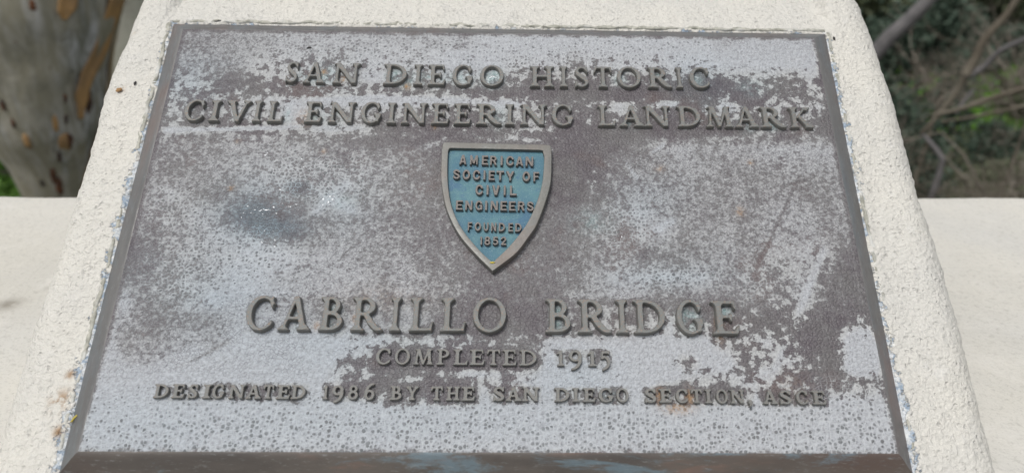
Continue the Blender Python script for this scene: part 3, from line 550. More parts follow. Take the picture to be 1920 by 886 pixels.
def serif_glyph(c):
    if c == 'I': g = G(.44); g.bar(.22, 0, .22, 1, T_); g.serif(.22, 0, 1); g.serif(.22, 1, 0)
    elif c == 'H':
        g = G(1.0)
        for x in (.2, .8): g.bar(x, 0, x, 1, T_); g.serif(x, 0, 1, .12, .12); g.serif(x, 1, 0, .12, .12)
        g.rect(.2, .46, .8, .46+H_)
    elif c == 'N':
        g = G(1.08); g.bar(.17, 0, .17, 1, .10); g.serif(.17, 0, 1, .11, .11, .1); g.bar(.9, 0, .9, 1, .10); g.serif(.9, 1, 0, .11, .13, .1)
        g.bar(.17, 1, .87, 0, .21, .19); g.add(g.poly((0, 1), (.2, 1), (.25, .9), (.1, .94)))
    elif c == 'M':
        g = G(1.2); g.bar(.16, 0, .25, 1, .09); g.serif(.16, 0, 1, .12, .12, .09); g.bar(.29, 1, .60, .0, .19, .12); g.bar(.60, .0, .93, 1, .08, .10)
        g.bar(1.02, 0, .93, 1, .17); g.serif(1.02, 0, 1, .1, .1, .17); g.rect(.10, .93, .33, 1); g.rect(.88, .93, 1.12, 1)
    elif c == 'A':
        g = G(1.02); g.bar(.14, 0, .47, 1, .10); g.bar(.82, 0, .49, 1.02, .20, .15); g.serif(.15, 0, 1, .13, .12, .1); g.serif(.82, 0, 1, .12, .1, .2)
        g.rect(.26, .31, .7, .31+H_)
    elif c == 'V':
        g = G(1.05); g.bar(.19, 1, .52, -.02, .19, .16); g.bar(.87, 1, .54, -.02, .10, .12); g.serif(.19, 1, 0, .12, .1, .18); g.serif(.87, 1, 0, .12, .12, .1)
    elif c == 'Y':
        g = G(1.0); g.bar(.18, 1, .5, .44, .18); g.bar(.82, 1, .52, .44, .11); g.bar(.5, 0, .5, .5, T_); g.serif(.5, 0, 1); g.serif(.18, 1, 0, .1, .09, .17); g.serif(.82, 1, 0, .1, .1, .1)
    elif c == 'K':
        g = G(.98); g.bar(.2, 0, .2, 1, T_); g.serif(.2, 0, 1); g.serif(.2, 1, 0); g.bar(.3, .46, .76, 1, .11); g.bar(.42, .58, .82, 0, .17, .2)
        g.serif(.78, 1, 0, .1, .12, .1); g.serif(.84, 0, 1, .1, .1, .17)
    elif c == 'L':
        g = G(.78); g.bar(.2, 0, .2, 1, T_); g.serif(.2, 0, 1); g.serif(.2, 1, 0); g.rect(.2, 0, .74, H_); g.add(g.poly((.62, .03), (.72, 0), (.78, .28), (.74, .28)))
    elif c in 'EF':
        g = G(.78); g.bar(.2, 0, .2, 1, T_); g.serif(.2, 0, 1); g.serif(.2, 1, 0); g.rect(.2, 1-H_, .68, 1); g.add(g.poly((.58, 1), (.68, 1), (.71, .74), (.67, .74)))
        g.rect(.2, .475, .54, .475+H_); g.add(g.poly((.47, .52), (.54, .37), (.57, .37), (.57, .67), (.54, .67)))
        if c == 'E': g.rect(.2, 0, .72, H_); g.add(g.poly((.6, .03), (.71, 0), (.78, .28), (.74, .28)))
    elif c == 'T':
        g = G(.86); g.bar(.43, 0, .43, 1, T_); g.serif(.43, 0, 1); g.rect(.03, 1-H_, .83, 1)
        g.add(g.poly((.03, 1), (.14, .95), (.05, .72), (.0, .72))); g.add(g.poly((.83, 1), (.72, .95), (.81, .72), (.86, .72)))
    elif c == 'D':
        g = G(.98); g.add(np.maximum(g.ring(.34, .5, .63, .5, .46, .415, .34), g.poly((.2, -1), (3, -1), (3, 2), (.2, 2))))
        g.bar(.2, 0, .2, 1, T_); g.serif(.2, 0, 1, .13, .05); g.serif(.2, 1, 0, .13, .05)
    elif c == 'O': g = G(1.04); g.add(g.ring(.52, .5, .52, .525, .355, .44))
    elif c in 'CG':
        g = G(.95 if c == 'C' else 1.0); r = g.ring(.5, .5, .5, .525, .345, .44, .53)
        cut = g.poly((.60, .56), (1.6, 1.25), (1.6, -.25), (.60, .44)) if c == 'C' else g.poly((.6, .54), (1.6, 1.2), (1.6, .38), (.60, .38))
        g.add(np.maximum(r, -cut)); g.add(g.poly((.80, .99), (.86, .99), (.86, .66), (.82, .66), (.73, .86)))
        if c == 'C': g.add(g.poly((.74, .16), (.87, .30), (.90, .27), (.80, .08)))
        else: g.bar(.81, .06, .81, .44, .15); g.serif(.81, .46, 0, .12, .10, .14)
    elif c == 'B':
        g = G(.80); g.add(np.maximum(g.ring(.34, .745, .33, .255, .17, .175), g.poly((.2, -1), (3, -1), (3, 2), (.2, 2))))
        g.add(np.maximum(g.ring(.36, .275, .42, .275, .25, .19), g.poly((.2, -1), (3, -1), (3, 2), (.2, 2))))
        g.bar(.2, 0, .2, 1, T_); g.serif(.2, 0, 1, .13, 0); g.serif(.2, 1, 0, .13, 0)
    elif c in 'PR':
        g = G(.76 if c == 'P' else 1.0); g.add(np.maximum(g.ring(.36, .725, .37, .275, .205, .19), g.poly((.2, -1), (3, -1), (3, 2), (.2, 2))))
        g.bar(.2, 0, .2, 1, T_); g.serif(.2, 0, 1); g.serif(.2, 1, 0, .13, 0)
        if c == 'R': g.chain([(.46, .47, .075), (.62, .24, .09), (.80, .07, .07), (.96, .03, .035)])
    elif c == 'S':
        g = G(.70); g.chain([(.60, .80, .045), (.50, .92, .045), (.34, .965, .045), (.18, .90, .06), (.115, .77, .075), (.18, .63, .09), (.36, .50, .10), (.53, .37, .09), (.59, .24, .08), (.53, .10, .06), (.34, .035, .045), (.17, .08, .045), (.07, .22, .05)])
        g.add(g.poly((.58, 1.0), (.64, 1.0), (.65, .70), (.60, .70))); g.add(g.poly((.02, .0), (.08, .0), (.08, .31), (.03, .31)))
    elif c == '1': g = G(.48); g.bar(.26, 0, .26, 1, .17); g.serif(.26, 0, 1); g.add(g.poly((.17, 1), (.3, 1), (.2, .80), (.02, .78)))
    elif c == '9': g = G(.74, -.30); g.add(g.ring(.37, .66, .37, .36, .2, .25)); g.chain([(.65, .6, .085), (.66, .35, .085), (.56, .06, .08), (.36, -.15, .06), (.18, -.22, .05)])
    elif c == '8': g = G(.72); g.add(g.ring(.36, .77, .29, .26, .15, .16)); g.add(g.ring(.36, .29, .36, .31, .19, .2))
    elif c == '6': g = G(.74, -.06, 1.2); g.add(g.ring(.37, .33, .37, .36, .2, .25)); g.chain([(.09, .40, .085), (.12, .66, .085), (.24, .92, .08), (.44, 1.1, .06), (.62, 1.16, .05)])
    elif c == '5':
        g = G(.72, -.30); g.rect(.13, .86, .66, 1.0); g.chain([(.17, .92, .05), (.13, .56, .05)]); g.chain([(.12, .54, .06), (.34, .60, .07), (.55, .45, .085), (.60, .18, .085), (.46, -.06, .07), (.2, -.22, .05)])
        g.add(g.poly((.6, 1), (.68, 1.04), (.66, .8), (.62, .8)))
    elif c == ',': g = G(.36, -.3, .3); g.add(g.ell(.18, .1, .15, .15)); g.chain([(.26, .08, .07), (.24, -.08, .055), (.12, -.2, .035)])
    return g
def sans_glyph(c):
    t = .2
    def b(g, cut, *r): g.add(np.maximum(g.ring(*r), cut)); return g
    if c == 'I': g = G(.26); g.rect(.02, 0, .24, 1)
    elif c == '1': g = G(.30); g.rect(.07, 0, .28, 1); g.add(g.poly((.1, 1), (.2, 1), (.0, .78), (.0, .86)))
    elif c == 'A': g = G(.85); g.bar(.12, 0, .4, 1, .22); g.bar(.73, 0, .45, 1, .22); g.rect(.2, .2, .65, .36)
    elif c == 'M': g = G(.95); g.rect(0, 0, .19, 1); g.rect(.76, 0, .95, 1); g.bar(.12, 1, .475, .12, .22); g.bar(.83, 1, .475, .12, .22)
    elif c == 'N': g = G(.80); g.rect(0, 0, .19, 1); g.rect(.61, 0, .80, 1); g.bar(.13, 1, .67, 0, .24)
    elif c in 'EF':
        g = G(.68); g.rect(0, 0, .2, 1); g.rect(0, .83, .66, 1); g.rect(0, .42, .58, .58)
        if c == 'E': g.rect(0, 0, .68, .17)
    elif c == 'L': g = G(.66); g.rect(0, 0, .2, 1); g.rect(0, 0, .66, .18)
    elif c == 'T': g = G(.74); g.rect(.27, 0, .47, 1); g.rect(0, .82, .74, 1)
    elif c == 'Y': g = G(.84); g.rect(.32, 0, .52, .5); g.bar(.12, 1, .4, .42, .24); g.bar(.72, 1, .44, .42, .24)
    elif c == 'V': g = G(.84); g.bar(.12, 1, .39, 0, .24); g.bar(.72, 1, .45, 0, .24)
    elif c == 'O': g = G(.80); g.add(g.ring(.4, .5, .4, .52, .2, .33))
    elif c in 'CG':
        g = G(.80); g.add(np.maximum(g.ring(.41, .5, .41, .52, .21, .34), -g.poly((.5, .38), (1, .34), (1, .66), (.5, .62))))
        if c == 'G': g.rect(.45, .38, .8, .54); g.rect(.62, .04, .8, .54)
    elif c == 'D': g = G(.78); g.rect(0, 0, .2, 1); b(g, g.poly((.1, -1), (3, -1), (3, 2), (.1, 2)), .3, .5, .48, .5, .28, .33)
    elif c == 'U': g = G(.78); g.rect(0, .38, .2, 1); g.rect(.58, .38, .78, 1); b(g, g.poly((-1, -1), (2, -1), (2, .4), (-1, .4)), .39, .4, .39, .41, .19, .22)
    elif c == 'R': g = G(.80); g.rect(0, 0, .2, 1); b(g, g.poly((.1, -1), (3, -1), (3, 2), (.1, 2)), .38, .71, .38, .29, .18, .13); g.rect(.1, .83, .4, 1); g.bar(.46, .46, .68, 0, .23)
    elif c == 'S': g = G(.74); g.chain([(.62, .76, .095), (.52, .88, .09), (.36, .91, .09), (.2, .88, .09), (.12, .74, .1), (.2, .6, .1), (.38, .5, .1), (.56, .4, .1), (.63, .26, .1), (.54, .12, .09), (.37, .09, .09), (.2, .12, .09), (.1, .24, .095)])
    elif c == '8': g = G(.74); g.add(g.ring(.37, .74, .33, .27, .14, .11)); g.add(g.ring(.37, .29, .37, .3, .17, .13))
    elif c == '5': g = G(.74); g.rect(.08, .82, .66, 1); g.rect(.08, .5, .27, 1); g.chain([(.15, .55, .09), (.38, .58, .09), (.6, .47, .1), (.62, .25, .1), (.5, .12, .09), (.3, .09, .09), (.1, .18, .09)])
    elif c == '2': g = G(.74); g.rect(.04, 0, .72, .18); g.chain([(.1, .76, .095), (.24, .89, .09), (.44, .91, .09), (.61, .78, .1), (.58, .6, .1), (.4, .4, .1), (.16, .14, .1)])
    return g
def glyph_mesh(ch, style, weight, mat):
    g = serif_glyph(ch) if style == 'serif' else sans_glyph(ch)
    F = g.f-weight
    K = F.copy(); K[1:-1, 1:-1] = (4*F[1:-1, 1:-1]+2*(F[:-2, 1:-1]+F[2:, 1:-1]+F[1:-1, :-2]+F[1:-1, 2:])+F[:-2, :-2]+F[:-2, 2:]+F[2:, :-2]+F[2:, 2:])/16
    F = np.minimum(K, F+.012)
    seed = sum(map(ord, ch+style))*.37
    F = F+np.array([[.010*nz(x*7, y*7, seed) for x in g.x] for y in g.y])    # cast unevenness
    levels = [(.020, 0.0), (.010, .6), (.003, .93), (-.012, 1.0)]
    verts = []; edges = []; zz = []
    for lv, z in levels:
        A = F-lv+1e-5; vid = {}
        def cut(j, i, h):
            key = (j, i, h)
            if key not in vid:
                a = A[j, i]; b = A[j, i+1] if h else A[j+1, i]; t = min(.98, max(.02, a/(a-b)))
                vid[key] = len(verts)
                verts.append(Vector((g.x[i]+(t*GS if h else 0), g.y[j]+(0 if h else t*GS)))); zz.append(z)
            return vid[key]
        Sg = A < 0; n_ = Sg[:-1, :-1].astype(int)+Sg[1:, :-1]+Sg[:-1, 1:]+Sg[1:, 1:]
        for j, i in zip(*np.where((n_ > 0) & (n_ < 4))):
            c = []
            if Sg[j, i] != Sg[j, i+1]: c.append(cut(j, i, True))
            if Sg[j, i+1] != Sg[j+1, i+1]: c.append(cut(j, i+1, False))
            if Sg[j+1, i] != Sg[j+1, i+1]: c.append(cut(j+1, i, True))
            if Sg[j, i] != Sg[j+1, i]: c.append(cut(j, i, False))
            if len(c) == 2: edges.append((c[0], c[1]))
            elif len(c) == 4:
                if Sg[j, i]: edges += [(c[0], c[1]), (c[2], c[3])]
                else: edges += [(c[0], c[3]), (c[1], c[2])]
    V2, E2, F2, ov, oe, of = delaunay_2d_cdt(verts, edges, [], 0, 1e-6)
    z2 = [zz[o[0]] if o else 0 for o in ov]
    def samp(x, y):
        i = min(max(int((x-g.x[0])/GS), 0), len(g.x)-2); j = min(max(int((y-g.y[0])/GS), 0), len(g.y)-2)
        a = (x-g.x[i])/GS; b = (y-g.y[j])/GS
        return (F[j, i]*(1-a)+F[j, i+1]*a)*(1-b)+(F[j+1, i]*(1-a)+F[j+1, i+1]*a)*b
    faces = []
    for f in F2:
        cxy = sum((V2[q] for q in f), Vector((0, 0)))/len(f)
        zs = [z2[q] for q in f]
        if max(zs) > 0 and samp(cxy.x, cxy.y) < .0195 or samp(cxy.x, cxy.y) < .018: faces.append(tuple(f))
    me = bpy.data.meshes.new('letter'); me.from_pydata([((v.x-g.W/2)/g.W, v.y, z) for v, z in zip(V2, z2)], [], faces); me.update()
    me.polygons.foreach_set('use_smooth', [True]*len(me.polygons)); me.materials.append(mat)
    me.set_sharp_from_angle(angle=R(35))
    return me
cache = {}
def place_letter(ln, ch, u, w_, vb, h, parent, z0, hz):
    wt = {'l1': .0, 'l2': .0, 'l3': .0, 'l4': .014, 'l5': .03}.get(ln, .0)
    style = 'serif' if ln[0] == 'l' else 'sans'; key = (ch, style, wt)
    if key not in cache: cache[key] = glyph_mesh(ch, style, wt, M['letter'] if style == 'serif' else M['sletter'])
    o = inst('letter', cache[key], parent)
    o.location = (u, vb, z0); o.scale = (w_, h, hz)
    return o

# ---------------------------------------------------------------- shield
OUT = [(-46.0, 59.0), (-45.0, 62.4), (-42.0, 64.4), (37.6, 63.0), (41.0, 61.4), (42.3, 57.8), (42.4, 44.9), (41.2, 26.0), (36.9, 9.0), (30.6, -9.6), (24.4, -20.5), (14.3, -35.1), (-2.8, -49.9), (-16.7, -35.3), (-28.2, -21.0), (-36.1, -6.6), (-41.4, 8.2), (-45.3, 29.3), (-46.0, 47.3)]
INN = [(-41.0, 54.6), (-40.2, 57.3), (-37.6, 58.7), (31.2, 57.8), (34.5, 56.7), (36.1, 53.6), (36.4, 48.3), (34.9, 28.4), (31.0, 11.4), (24.4, -6.2), (17.4, -18.3), (8.2, -30.7), (-3.1, -42.9), (-13.9, -31.8), (-24.6, -18.2), (-32.1, -4.9), (-37.6, 12.0), (-40.4, 32.4)]
def outline(P, N=220):
    P = np.array(P); c = np.array([-2.5, 18.0]); n = len(P); Q = []
    sharp = {int(np.argmin(P[:, 1]))}
    for i in range(n):
        a, b, c_, d = P[i-1], P[i], P[(i+1) % n], P[(i+2) % n]
        if i in sharp: a = 2*b-c_
        if (i+1) % n in sharp: d = 2*c_-b
        L_ = np.hypot(*(c_-b))
        if L_ > 60: a = 2*b-c_; d = 2*c_-b                      # straight top
        for t in np.linspace(0, 1, 14, endpoint=False): Q.append(.5*((2*b)+(-a+c_)*t+(2*a-5*b+4*c_-d)*t*t+(-a+3*b-3*c_+d)*t**3))
    Q = np.array(Q); ang = np.arctan2(Q[:, 1]-c[1], Q[:, 0]-c[0]); rad = np.hypot(Q[:, 1]-c[1], Q[:, 0]-c[0]); o = np.argsort(ang)
    A = np.linspace(-math.pi, math.pi, N, endpoint=False)
    tip = math.atan2(P[min(sharp)][1]-c[1] if False else P[list(sharp)[0]][1]-c[1], P[list(sharp)[0]][0]-c[0]); A[np.argmin(abs(A-tip))] = tip
    r = np.interp(A, ang[o], rad[o], period=2*math.pi)
    return c, A, r
def shield():
    sh = empty('shield'); sh.parent = plaque; sh['label'] = 'raised shield emblem with blue enamel field and bronze rim'
    c, A, ro = outline(OUT); _, A2, ri = outline(INN); N = len(A)
    ri = np.minimum(ri, ro-3.0)
    rings = [(ro+.5, 0), (ro+.3, 3.6), (ro+.1, 5.7), (ro-.35, 6.2), ((ro+ri)/2, 6.35), (ri+.35, 6.25), (ri+.05, 6.0), (ri-.1, 3.0)]
    def ringv(r, z, AA): return [((c[0]+q*math.cos(a))/1e3, (c[1]+q*math.sin(a))/1e3, z/1e3+.00012*nz(q*.2, a*9, z)) for q, a in zip(r, AA)]
    v = []
    for k_, (r, z) in enumerate(rings): v += ringv(r, z, A if k_ < 5 else A2 if False else A)
    f = [(k_*N+i, k_*N+(i+1) % N, (k_+1)*N+(i+1) % N, (k_+1)*N+i) for k_ in range(len(rings)-1) for i in range(N)]
    mesh_obj('rim', v, f, M['rim'], sh, smooth=True).data.set_sharp_from_angle(angle=R(32))
    v = []; fr = [1.0, .9, .7, .5, .3, .12]
    for s_ in fr: v += ringv((ri+.3)*s_, 3.1, A)
    v.append((c[0]/1e3, c[1]/1e3, .0031))
    f = [(k_*N+i, k_*N+(i+1) % N, (k_+1)*N+(i+1) % N, (k_+1)*N+i) for k_ in range(len(fr)-1) for i in range(N)]
    f += [((len(fr)-1)*N+i, (len(fr)-1)*N+(i+1) % N, len(fr)*N) for i in range(N)]
    mesh_obj('enamel_field', v, f, M['enamel'], sh, smooth=True)
    return sh
shd = shield()
HZ = dict(l1=.0041, l2=.0041, l3=.0052, l4=.0032, l5=.0034)
for ln, ch, u, w_, vb, h in LET:
    if ln[0] == 'l': place_letter(ln, ch, u, w_, vb, h, plaque, -.0001, HZ[ln])
    else: place_letter(ln, ch, u, w_, vb, h, shd, .0030, .0031)

# ---------------------------------------------------------------- small debris on plaque and block
def speck(name, u, v, z, lx, ly, lz, mat, label, cat, rot=0, seed=0, group=None):
    rnd = random.Random(seed); n = 10; vs = []
    for (s_, zz) in ((1, 0), (.8, lz), (.3, lz*1.3)):
        for i in range(n):
            a = 2*math.pi*i/n; q = s_*(1+.35*rnd.uniform(-1, 1)); vs.append((lx*q*math.cos(a), ly*q*math.sin(a), zz+lz*.2*rnd.random()))
    f = [(k_*n+i, k_*n+(i+1) % n, (k_+1)*n+(i+1) % n, (k_+1)*n+i) for k_ in (0, 1) for i in range(n)]+[tuple(range(2*n, 3*n))]
    o = mesh_obj(name, vs, f, mat)
    ct, st = math.cos(TILT), math.sin(TILT)
    o.location = (u, v*ct-z*st, v*st+z*ct); o.rotation_euler = (Matrix.Rotation(TILT, 3, 'X')@Matrix.Rotation(rot, 3, 'Z')).to_euler()
    tag(o, label, cat, group)
speck('fallen_leaf', -.2912, -.1595, -.0055, .0009, .0032, .0006, M['leaflet'], 'tiny yellow leaf lying on the lower left edge of the plaque', 'leaf', -.5, 1)
speck('leaf_fragment', -.0031, -.0430, .0062, .0021, .0008, .0006, M['leaflet'], 'yellow leaf fragment at the bottom tip of the blue shield', 'leaf', .1, 2)
speck('bark_flake', -.3245, .1228, W0+.0006, .0026, .0020, .0009, M['flake'], 'small orange brown bark flake on the left of the stucco block', 'bark flake', .4, 3)
speck('black_chip', -.1672, .1640, .0001, .0024, .0008, .0006, M['black'], 'black chip on the plaque above the first line of lettering', 'chip', .3, 4)
speck('stone_chip', -.3130, .1300, W0+.0004, .0010, .0024, .0005, M['black'], 'dark grey chip set in the left stucco beside the plaque', 'chip', .1, 5)
speck('mortar_hole', -.252, .1995, W0+.0004, .0075, .0014, .0007, M['black'], 'black patch painted for the dark of a hole in the mortar above the top left of the plaque', 'hole', 0, 6)  # black speck laid on top, painting the dark inside of the hole
speck('moss_patch', .3010, .1905, W0+.0004, .0012, .0026, .0007, M['black'], 'dark moss spot at the top right corner of the plaque', 'moss', .2, 7)

# ================================================================ BACKGROUND TREES
class Tubes:
    def __init__(s): s.v = []; s.f = []
    def tube(s, pts, rad, n=6, wob=0.0, cap=True):
        pts = [Vector(p) for p in pts]; m = len(pts); b0 = len(s.v); up = Vector((.13, .21, .97))
        for i, p in enumerate(pts):
            t = (pts[min(i+1, m-1)]-pts[max(i-1, 0)]).normalized()
            a = t.cross(up); a = a.normalized() if a.length > .05 else t.cross(Vector((1, 0, 0))).normalized(); b = t.cross(a)
            for k_ in range(n):
                q = 2*math.pi*k_/n; r = rad[i]*(1+wob*nz(p.x*3+math.cos(q)*1.3, p.y*3+math.sin(q)*1.3, p.z*1.6))
                s.v.append(p+(a*math.cos(q)+b*math.sin(q))*r)
        for i in range(m-1):
            for k_ in range(n): s.f.append((b0+i*n+k_, b0+i*n+(k_+1) % n, b0+(i+1)*n+(k_+1) % n, b0+(i+1)*n+k_))
    def build(s, name, mat, parent=None): return mesh_obj(name, s.v, s.f, mat, parent, smooth=True)
def smooth_path(pts, n=6):
    P = [Vector(p) for p in pts]; P = [2*P[0]-P[1]]+P+[2*P[-1]-P[-2]]; Q = []
    for i in range(1, len(P)-2):
        for k_ in range(n):
            t = k_/n; a, b, c, d = P[i-1:i+3]; Q.append(.5*((2*b)+(-a+c)*t+(2*a-5*b+4*c-d)*t*t+(-a+3*b-3*c+d)*t**3))
    Q.append(P[-2]); return Q
def leaves(name, centre, rad, n, size, mat, parent, seed, clumps=22, hang=.3):
    rs = np.random.RandomState(seed)
    cl = rs.normal(size=(clumps, 3)); cl /= np.linalg.norm(cl, axis=1)[:, None]; cl *= rs.uniform(.35, 1.0, (clumps, 1))**.5
    cr = rs.uniform(.16, .36, clumps)
    w_ = rs.randint(0, clumps, n); p = cl[w_]+rs.normal(size=(n, 3))*cr[w_][:, None]*.62
    P = np.array(centre)+p*np.array(rad)
    a = rs.normal(size=(n, 3)); a[:, 2] -= hang; a /= np.linalg.norm(a, axis=1)[:, None]
    b = np.cross(a, rs.normal(size=(n, 3))); b /= np.linalg.norm(b, axis=1)[:, None]
    s_ = size*rs.uniform(.6, 1.4, (n, 1)); a = a*s_; b = b*s_*.42
    V = np.stack([P-a, P+b, P+a, P-b], 1).reshape(-1, 3)
    me = bpy.data.meshes.new(name); me.vertices.add(4*n); me.vertices.foreach_set('co', V.ravel())
    me.loops.add(4*n); me.loops.foreach_set('vertex_index', np.arange(4*n)); me.polygons.add(n)
    me.polygons.foreach_set('loop_start', np.arange(0, 4*n, 4)); me.polygons.foreach_set('loop_total', np.full(n, 4)); me.update(calc_edges=True)
    me.materials.append(mat); o = inst(name, me, parent); o['kind'] = 'stuff'; return o

# eucalyptus on the left, its mottled trunk just beyond the wall
CAMXY = Vector((.0185, -.5477)); 
TC = [(-8.6, (-2.80, 3.36), .34), (-5.5, (-2.74, 3.39), .29), (-3, (-2.68, 3.42), .24), (-1.9, (-2.60, 3.46), .17), (-1.439, (-2.585, 3.48), .165), (-1.207, (-2.565, 3.49), .225), (-1.03, (-2.563, 3.499), .296), (-.914, (-2.555, 3.504), .318), (-.69, (-2.539, 3.514), .356), (-.53, (-2.516, 3.529), .388), (-.374, (-2.492, 3.544), .425), (.1, (-2.45, 3.58), .46), (.8, (-2.5, 3.62), .40), (2.2, (-2.6, 3.8), .30), (4.2, (-2.9, 4.1), .17)]
def trunk_at(z):
    zs = [t[0] for t in TC]
    return Vector((np.interp(z, zs, [t[1][0] for t in TC]), np.interp(z, zs, [t[1][1] for t in TC]))), float(np.interp(z, zs, [t[2] for t in TC]))
def on_trunk(z, fr, off=0.0):
    c, r = trunk_at(z); d = (c-CAMXY).normalized(); right = Vector((-d.y, d.x))*-1; a = math.asin(max(-.999, min(.999, fr)))
    q = c+(right*math.sin(a)-d*math.cos(a))*(r+off); return Vector((q.x, q.y, z))
euc = empty('eucalyptus_tree', (0, 0, 0)); tag(euc, 'large grey eucalyptus with peeling orange bark behind the wall at far left', 'tree')
tb = Tubes(); zz_ = list(np.arange(-8.6, -1.9, .4))+list(np.arange(-1.9, .6, .05))+list(np.arange(.6, 4.3, .3))
tb.tube([(*trunk_at(z)[0], z) for z in zz_], [trunk_at(z)[1] for z in zz_], 40, .06); tb.build('trunk', M['bark'], euc)
pt = empty('pale_tree', (-3.36, 6.1, terrain_h(-3.36, 6.1))); tag(pt, 'smooth pale purple grey tree trunk between the eucalyptus and the block', 'tree')
tb = Tubes(); zb = pt.location.z; pp = smooth_path([(.15, 0, -.2), (.1, .02, -4-zb), (.05, 0, -1.6-zb), (0, .05, -.6-zb), (-.05, .1, .8-zb), (.1, .1, 3-zb), (.3, .2, 5-zb)], 10)
tb.tube(pp, list(np.linspace(.50, .30, len(pp))), 32, .05); tb.build('trunk', M['bark2'], pt)
tb = Tubes(); tb.tube([(.25, .18, 4.6-zb), (.9, .5, 5.4-zb), (1.6, .7, 6.0-zb)], [.12, .08, .04], 8); tb.build('limb', M['bark2'], pt)
leaves('crown', (.6, .9, 6.4-zb), (1.5, 1.3, .9), 1500, .09, M['leafm'], pt, 15, 20, .8)
tb = Tubes()
for pts, r0 in (([(-2.6, 3.8, 2.2), (-3.6, 4.2, 3.4), (-4.8, 4.4, 4.4)], .12), ([(-2.9, 4.1, 4.2), (-4.0, 4.8, 5.4), (-5.2, 5.4, 6.4)], .12)):
    q = smooth_path(pts); tb.tube(q, list(np.linspace(r0, .04, len(q))), 8)
tb.build('limb', M['bark2'], euc)
leaves('crown', (-5.6, 5.6, 6.6), (2.2, 2.0, 1.3), 3000, .09, M['leafm'], euc, 5, 40, .8)
def strip(path, widths, mat, off=.012, seed=1, name='peeling_bark'):
    n = len(path); P = []
    for i in range((n-1)*10+1):
        k_ = min(i//10, n-2); t = i/10-k_
        z = path[k_][0]*(1-t)+path[k_+1][0]*t; fr = path[k_][1]*(1-t)+path[k_+1][1]*t; w_ = widths[k_]*(1-t)+widths[k_+1]*t
        w_ *= 1+.25*nz(z*14, seed, 0); fr += .03*nz(z*9, seed, 5)
        for s_, o_ in ((-1, .003), (-.6, 0), (0, -.004), (.6, 0), (1, .005)):
            P.append(on_trunk(z, fr+s_*w_, off+o_+.006*nz(z*8, s_*2, seed)))
    o = mesh_obj(name, P, grid_faces(5, (n-1)*10+1), mat, euc, smooth=True)
    md = o.modifiers.new('thick', 'SOLIDIFY'); md.thickness = .004; return o
strip([(-.20, .90), (-.34, .88), (-.50, .81), (-.65, .67), (-.80, .50), (-.93, .46)], [.11, .11, .105, .11, .09, .03], M['strip'], .015, 1)
strip([(-.34, .985), (-.5, .96), (-.65, .94), (-.9, .92), (-1.12, .78), (-1.34, .62)], [.01, .02, .03, .06, .11, .13], M['strip2'], .008, 2)
strip([(-.2, .36), (-.34, .34), (-.38, .33), (-.42, .31)], [.10, .10, .08, .02], M['strip'], .014, 3)
def knot(z, fr, w_, h_, seed, mat=None):
    rnd = random.Random(seed); n = 12; P = []; F_ = []
    for k_, (s_, o_) in enumerate(((1.1, -.002), (.8, .003), (.45, .004), (.1, .004))):
        for i in range(n):
            a = 2*math.pi*i/n; q = s_*(1+.25*rnd.uniform(-1, 1)); P.append(on_trunk(z+h_*q*math.sin(a), fr+w_*q*math.cos(a), o_))
    F_ = [(k_*n+i, k_*n+(i+1) % n, (k_+1)*n+(i+1) % n, (k_+1)*n+i) for k_ in range(3) for i in range(n)]+[tuple(range(3*n, 4*n))]
    mesh_obj('bark_knot', P, F_, mat or M['knot'], euc, smooth=True)
for q in ((-1.04, .22, .09, .05, 1, M['strip']), (-1.04, .30, .05, .045, 2), (-1.01, -.33, .05, .04, 3, M['strip']), (-1.225, -.08, .06, .05, 4), (-1.30, 0, .08, .05, 14), (-.474, -.2, .04, .05, 5), (-.547, .53, .05, .06, 6), (-.60, .5, .05, .05, 16), (-.809, .3, .03, .03, 7), (-.815, -.5, .025, .03, 8), (-.912, -.44, .025, .025, 9), (-.86, .62, .06, .07, 10), (-.92, .28, .03, .03, 11), (-.34, .02, .05, .03, 12), (-1.12, .1, .04, .03, 13), (-.93, .12, .05, .05, 17, M['strip'])): knot(*q)

# grassy bank seen left of the trunk
def grass(name, x0, x1, y0, y1, n, h, seed, label):
    rs = np.random.RandomState(seed); X = rs.uniform(x0, x1, n); Y = rs.uniform(y0, y1, n); V = []; F_ = []
    for i, (x, y) in enumerate(zip(X, Y)):
        z = terrain_h(x, y)-.02; a = rs.uniform(0, 6.28); hh = h*rs.uniform(.6, 1.4); wd = .035; lx, ly = rs.normal(size=2)*hh*.35
        V += [(x-wd*math.cos(a), y-wd*math.sin(a), z), (x+wd*math.cos(a), y+wd*math.sin(a), z), (x+lx, y+ly, z+hh)]; F_.append((3*i, 3*i+1, 3*i+2))
    o = mesh_obj(name, V, F_, M['grass']); tag(o, label, 'grass', kind='stuff')
grass('grass', -17, -7.5, 10, 22, 26000, .28, 3, 'bright green grass on the bank left of the eucalyptus trunk')
grass('grass', 15.6, 24, 25.5, 38, 80000, .3, 4, 'bright green grass patch on the slope seen through the bare branches')

